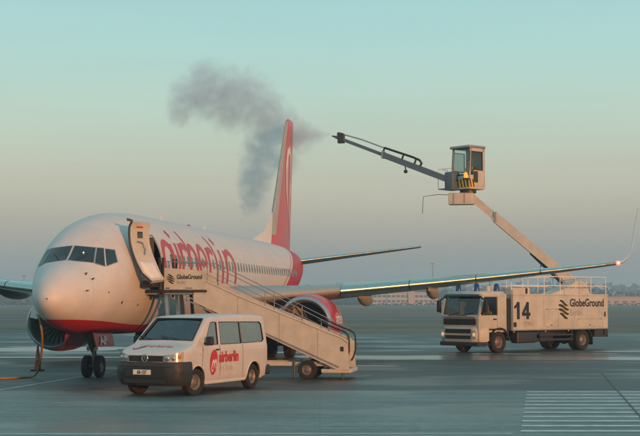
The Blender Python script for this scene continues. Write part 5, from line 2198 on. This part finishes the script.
# ================================================================ people (seated at their work)
def person(label, loc, rotz, seat_h, reach, group=None, cap='hair'):
    """seated figure facing local -y; seat_h is the height of the hips above the feet, reach the hands' target"""
    verts, edges, rad = [], [], []

    def add(p, r, parent=None):
        verts.append(p)
        rad.append(r)
        if parent is not None:
            edges.append((parent, len(verts) - 1))
        return len(verts) - 1
    h = seat_h
    pel = add((0, 0, h + .06), (.15, .12))
    wai = add((0, .02, h + .24), (.135, .10), pel)
    chs = add((0, .02, h + .44), (.17, .115), wai)
    nbs = add((0, 0, h + .58), (.075, .07), chs)
    nck = add((0, -.015, h + .65), (.052, .052), nbs)
    hd0 = add((0, -.03, h + .71), (.068, .078), nck)
    hd1 = add((0, -.035, h + .79), (.078, .098), hd0)
    hd2 = add((0, -.02, h + .87), (.066, .082), hd1)
    add((0, -.115, h + .765), (.016, .016), hd1)
    for sg in (1, -1):
        sh = add((sg * .185, .015, h + .52), (.062, .06), chs)
        el = add((sg * .25, -.10, h + .29), (.046, .046), sh)
        tx, ty, tz = sg * reach[0], -reach[1], h + reach[2]
        wr = add((tx * 1.05, ty + .06, tz), (.03, .026), el)
        pa = add((tx, ty, tz + .01), (.036, .018), wr)
        for k in range(4):
            f0 = add((tx + sg * (.028 - .019 * k), ty - .05, tz + .015), (.009, .009), pa)
            add((tx + sg * (.028 - .019 * k), ty - .07 + .004 * k, tz - .02), (.008, .008), f0)
        t0 = add((tx - sg * .045, ty - .015, tz + .0), (.010, .010), pa)
        add((tx - sg * .05, ty - .045, tz - .015), (.009, .009), t0)
        hip = add((sg * .09, -.02, h + .03), (.095, .09), pel)
        kn = add((sg * .13, -.42, h + .05), (.068, .068), hip)
        an = add((sg * .13, -.46, .09), (.042, .045), kn)
        add((sg * .13, -.62, .045), (.045, .035), an)
    me = bpy.data.meshes.new('person')
    me.from_pydata(verts, edges, [])
    o = bpy.data.objects.new('person', me)
    col.objects.link(o)
    sk = o.modifiers.new('skin', 'SKIN')
    sk.use_smooth_shade = True
    for v, r in zip(me.skin_vertices[0].data, rad):
        v.radius = r
    me.skin_vertices[0].data[0].use_root = True
    sb = o.modifiers.new('sub', 'SUBSURF')
    sb.levels = sb.render_levels = 1
    bpy.context.view_layer.update()
    m2 = bpy.data.meshes.new_from_object(o.evaluated_get(bpy.context.evaluated_depsgraph_get()))
    o.modifiers.clear()
    o.data = m2
    m2.materials.clear()
    for q in ('hi_vis', 'trousers', 'skin'):
        m2.materials.append(MATS[q])
    for p in m2.polygons:
        c = p.center
        if c.z > h + .625:
            p.material_index = 2
        elif abs(c.x) > .5 * reach[0] and c.y < -reach[1] + .06 and abs(c.z - h - reach[2]) < .09:
            p.material_index = 2
        elif c.z < h + .14 and (c.y < -.06 or c.z < h + .10):
            p.material_index = 1
        p.use_smooth = True
    o.location = loc
    o.rotation_euler = (0, 0, rotz)
    tag(o, label, 'person', group)
    hr = MB()
    hr.grid(lambda u, v: ((.088) * math.sin(PI * .56 * v) * math.cos(2 * PI * u), -.02 + .105 * math.sin(PI * .56 * v) * math.sin(2 * PI * u) + .012, h + .845 + .10 * math.cos(PI * .56 * v) - (.0 if math.sin(2 * PI * u) < 0 else .05 * math.sin(PI * .56 * v))), 18, 7)
    hr.build('hair', cap, o, 80)
    return o


def truck_world(x, y, z):
    return Vector((8.14 + x * math.cos(TTH) + y * math.sin(TTH), 61.35 - x * math.sin(TTH) + y * math.cos(TTH), z))


person('driver in yellow high-visibility jacket at the wheel of the de-icing truck', truck_world(-.45, -.10, .82), -TTH, .53, (.16, .48, .34))
person('operator in yellow high-visibility jacket inside the raised spray cabin', truck_world(CX, CY + .10, 8.28), -TTH, .46, (.18, .38, .22))

# ================================================================ power cable and marker cone beside the nose
cone_p = Vector((-9.64, 45.6, .006))
cn = thing('traffic_cone', 'dirty red traffic cone standing by the far engine near the hanging cable', 'cone', cone_p)
cb_ = MB()
cb_.bbox((-.21, -.21, 0), (.21, .21, .045), .02)
cb_.build('base', 'rubber', cn, 40)
cb_ = MB()
cb_.lathe([(.04, .14), (.06, .125), (.84, .03), (.86, .028), (.86, .001)], axis='z', n=22)
cc_ = cb_.build('cone_body', 'cone_red', cn, 50)
cb_ = MB()
cb_.lathe([(.36, .093), (.52, .073)], axis='z', n=22)
cb_.build('reflective_band', 'rim_steel', cc_, 50)
path = []
start = Vector((-8.50, 39.95, 1.97))
pts = [start] + [Vector(p) for p in ((-8.33, 39.55, 1.88), (-8.26, 39.65, 1.38), (-8.38, 40.2, .91), (-8.54, 40.7, .47), (-8.74, 41.1, .14), (-9.0, 41.2, .04), (-9.5, 40.6, .04), (-10.4, 40.3, .04), (-12.5, 40.6, .04), (-16, 39.5, .04))]
for i in range(len(pts) - 1):
    p0, p1, p2, p3 = pts[max(i - 1, 0)], pts[i], pts[i + 1], pts[min(i + 2, len(pts) - 1)]
    for k in range(6):
        t = k / 6
        path.append(.5 * ((2 * p1) + (p2 - p0) * t + (2 * p0 - 5 * p1 + 4 * p2 - p3) * t * t + (3 * p1 - p0 - 3 * p2 + p3) * t ** 3))
path.append(pts[-1])
for p in path:
    p.z = max(p.z, .042)
ca = thing('power_cable', 'yellow ground power cable hanging from the nose and lying across the apron', 'cable', (pts[7].x, pts[7].y, 0))
mb = MB()
mb.tube([p - ca.location for p in path], .034, 8)
mb.build('cord', 'cable_yellow', ca, 50)
mb = MB()
mb.tube([start - ca.location + Vector((-.04, .10, .03)), start - ca.location + Vector((.05, -.13, -.03))], .06, 10)
mb.build('plug', 'black_plastic', ca, 40)

# ================================================================ spray and vapour cloud round the fin
BL = [  # centre, radius
    ((.45, 71.9, 11.36), .22), ((.10, 72.2, 11.42), .34), ((-.35, 72.9, 11.50), .50), ((-.8, 73.6, 11.58), .72), ((-1.3, 74.7, 11.7), 1.05), ((-2.3, 76.0, 12.4), 1.35), ((-3.3, 76.8, 13.3), 1.65), ((-4.5, 77.2, 14.2), 1.9),
    ((-5.7, 77.4, 14.45), 1.9), ((-6.8, 77.5, 14.5), 1.8), ((-7.7, 77.5, 14.2), 1.35), ((-6.8, 77.6, 15.6), 1.15), ((-3.2, 76.9, 11.9), 1.35), ((-3.5, 77.0, 10.5), 1.25), ((-3.35, 77.0, 11.2), 1.25), ((-3.65, 77.0, 9.85), 1.2), ((-3.8, 77.0, 9.2), 1.1), ((-3.9, 77.0, 8.6), .95), ((-4.0, 77.0, 8.0), .8),
    ((-8.2, 77.4, 13.3), .8), ((-2.0, 75.6, 10.3), .9), ((-5.4, 77.4, 13.4), 1.3)]
mb = MB()
BL = [(c, r * (1.22 if r > .8 else 1.1)) for c, r in BL]
for c, r in BL:
    ring = []
    for i in range(13):
        a = -PI / 2 + PI * i / 12
        ring.append((r * 1.12 * math.cos(a) + .002, r * 1.12 * math.sin(a)))
    mb.lathe([(z, q) for q, z in ring], axis='z', centre=c, n=18)
cloud = mb.build('vapour_cloud', 'white_mark')
rm = cloud.modifiers.new('remesh', 'REMESH')
rm.mode = 'VOXEL'
rm.voxel_size = .16
bpy.context.view_layer.update()
m2 = bpy.data.meshes.new_from_object(cloud.evaluated_get(bpy.context.evaluated_depsgraph_get()))
cloud.modifiers.clear()
cloud.data = m2
for v in m2.vertices:
    n1 = noise.fractal(v.co * .9, 1.0, 2.0, 4)
    v.co += v.normal * (.22 * n1)
cm = bpy.data.materials.new('vapour')
cm.use_nodes = True
n, l = cm.node_tree.nodes, cm.node_tree.links
n.clear()
out = n.new('ShaderNodeOutputMaterial')
pv = n.new('ShaderNodeVolumePrincipled')
pv.inputs['Color'].default_value = (.78, .86, .99, 1)
pv.inputs['Anisotropy'].default_value = .1
geo = n.new('ShaderNodeTexCoord')
nzs = n.new('ShaderNodeTexNoise')
nzs.inputs['Scale'].default_value = .75
nzs.inputs['Detail'].default_value = 4
nzs.inputs['Roughness'].default_value = .6
l.new(geo.outputs['Object'], nzs.inputs['Vector'])
wv = n.new('ShaderNodeVectorMath')
wv.operation = 'SCALE'
sub = n.new('ShaderNodeVectorMath')
sub.operation = 'SUBTRACT'
sub.inputs[1].default_value = (.5, .5, .5)
l.new(nzs.outputs['Color'], sub.inputs[0])
l.new(sub.outputs[0], wv.inputs[0])
wv.inputs['Scale'].default_value = 1.25
pos = n.new('ShaderNodeVectorMath')
pos.operation = 'ADD'
l.new(geo.outputs['Object'], pos.inputs[0])
l.new(wv.outputs[0], pos.inputs[1])
acc = None
for c, r in BL:
    dn = n.new('ShaderNodeVectorMath')
    dn.operation = 'DISTANCE'
    l.new(pos.outputs[0], dn.inputs[0])
    dn.inputs[1].default_value = c
    mr = n.new('ShaderNodeMapRange')
    mr.interpolation_type = 'SMOOTHSTEP'
    mr.inputs['From Min'].default_value = r * 1.05
    mr.inputs['From Max'].default_value = r * .05
    mr.inputs['To Max'].default_value = min(1.6, 1.15 / r ** .5)
    l.new(dn.outputs['Value'], mr.inputs['Value'])
    if acc is None:
        acc = mr.outputs[0]
    else:
        ad = n.new('ShaderNodeMath')
        ad.operation = 'MAXIMUM'
        l.new(acc, ad.inputs[0])
        l.new(mr.outputs[0], ad.inputs[1])
        acc = ad.outputs[0]
fz = n.new('ShaderNodeTexNoise')
fz.inputs['Scale'].default_value = 1.7
fz.inputs['Detail'].default_value = 6
fz.inputs['Roughness'].default_value = .62
l.new(geo.outputs['Object'], fz.inputs['Vector'])
puff = n.new('ShaderNodeMapRange')                 # billows: the noise eats into the edges of the puffs
puff.inputs['From Min'].default_value = .30
puff.inputs['From Max'].default_value = .70
puff.inputs['To Min'].default_value = -.45
puff.inputs['To Max'].default_value = .45
l.new(fz.outputs['Fac'], puff.inputs['Value'])
sm_ = n.new('ShaderNodeMath')
sm_.operation = 'ADD'
l.new(acc, sm_.inputs[0])
l.new(puff.outputs[0], sm_.inputs[1])
msk = n.new('ShaderNodeMath')
msk.operation = 'MULTIPLY'
l.new(sm_.outputs[0], msk.inputs[0])
cl_ = n.new('ShaderNodeMapRange')
cl_.interpolation_type = 'SMOOTHSTEP'
cl_.inputs['From Max'].default_value = .18
l.new(acc, cl_.inputs['Value'])
l.new(cl_.outputs[0], msk.inputs[1])
dm_ = n.new('ShaderNodeMath')
dm_.operation = 'MULTIPLY'
dm_.use_clamp = True
dm_.inputs[1].default_value = .66
l.new(msk.outputs[0], dm_.inputs[0])
l.new(dm_.outputs[0], pv.inputs['Density'])
l.new(pv.outputs[0], out.inputs['Volume'])
m2.materials.clear()
m2.materials.append(cm)
tag(cloud, 'grey cloud of spray vapour drifting from the red fin', 'vapour', kind='stuff')

# ================================================================ the hazy air
hz = MB()
hz.box((-2700, -500, -1), (2700, 2700, 31))
haze = hz.build('haze', 'white_mark')
hmat = bpy.data.materials.new('haze_air')
hmat.use_nodes = True
n, l = hmat.node_tree.nodes, hmat.node_tree.links
n.clear()
out = n.new('ShaderNodeOutputMaterial')
pv = n.new('ShaderNodeVolumePrincipled')
pv.inputs['Color'].default_value = (.55, .82, 1.0, 1)
pv.inputs['Density'].default_value = .00060
l.new(pv.outputs[0], out.inputs['Volume'])
haze.data.materials.clear()
haze.data.materials.append(hmat)
haze['kind'] = 'stuff'
haze['label'] = 'thin grey morning haze over the airfield'
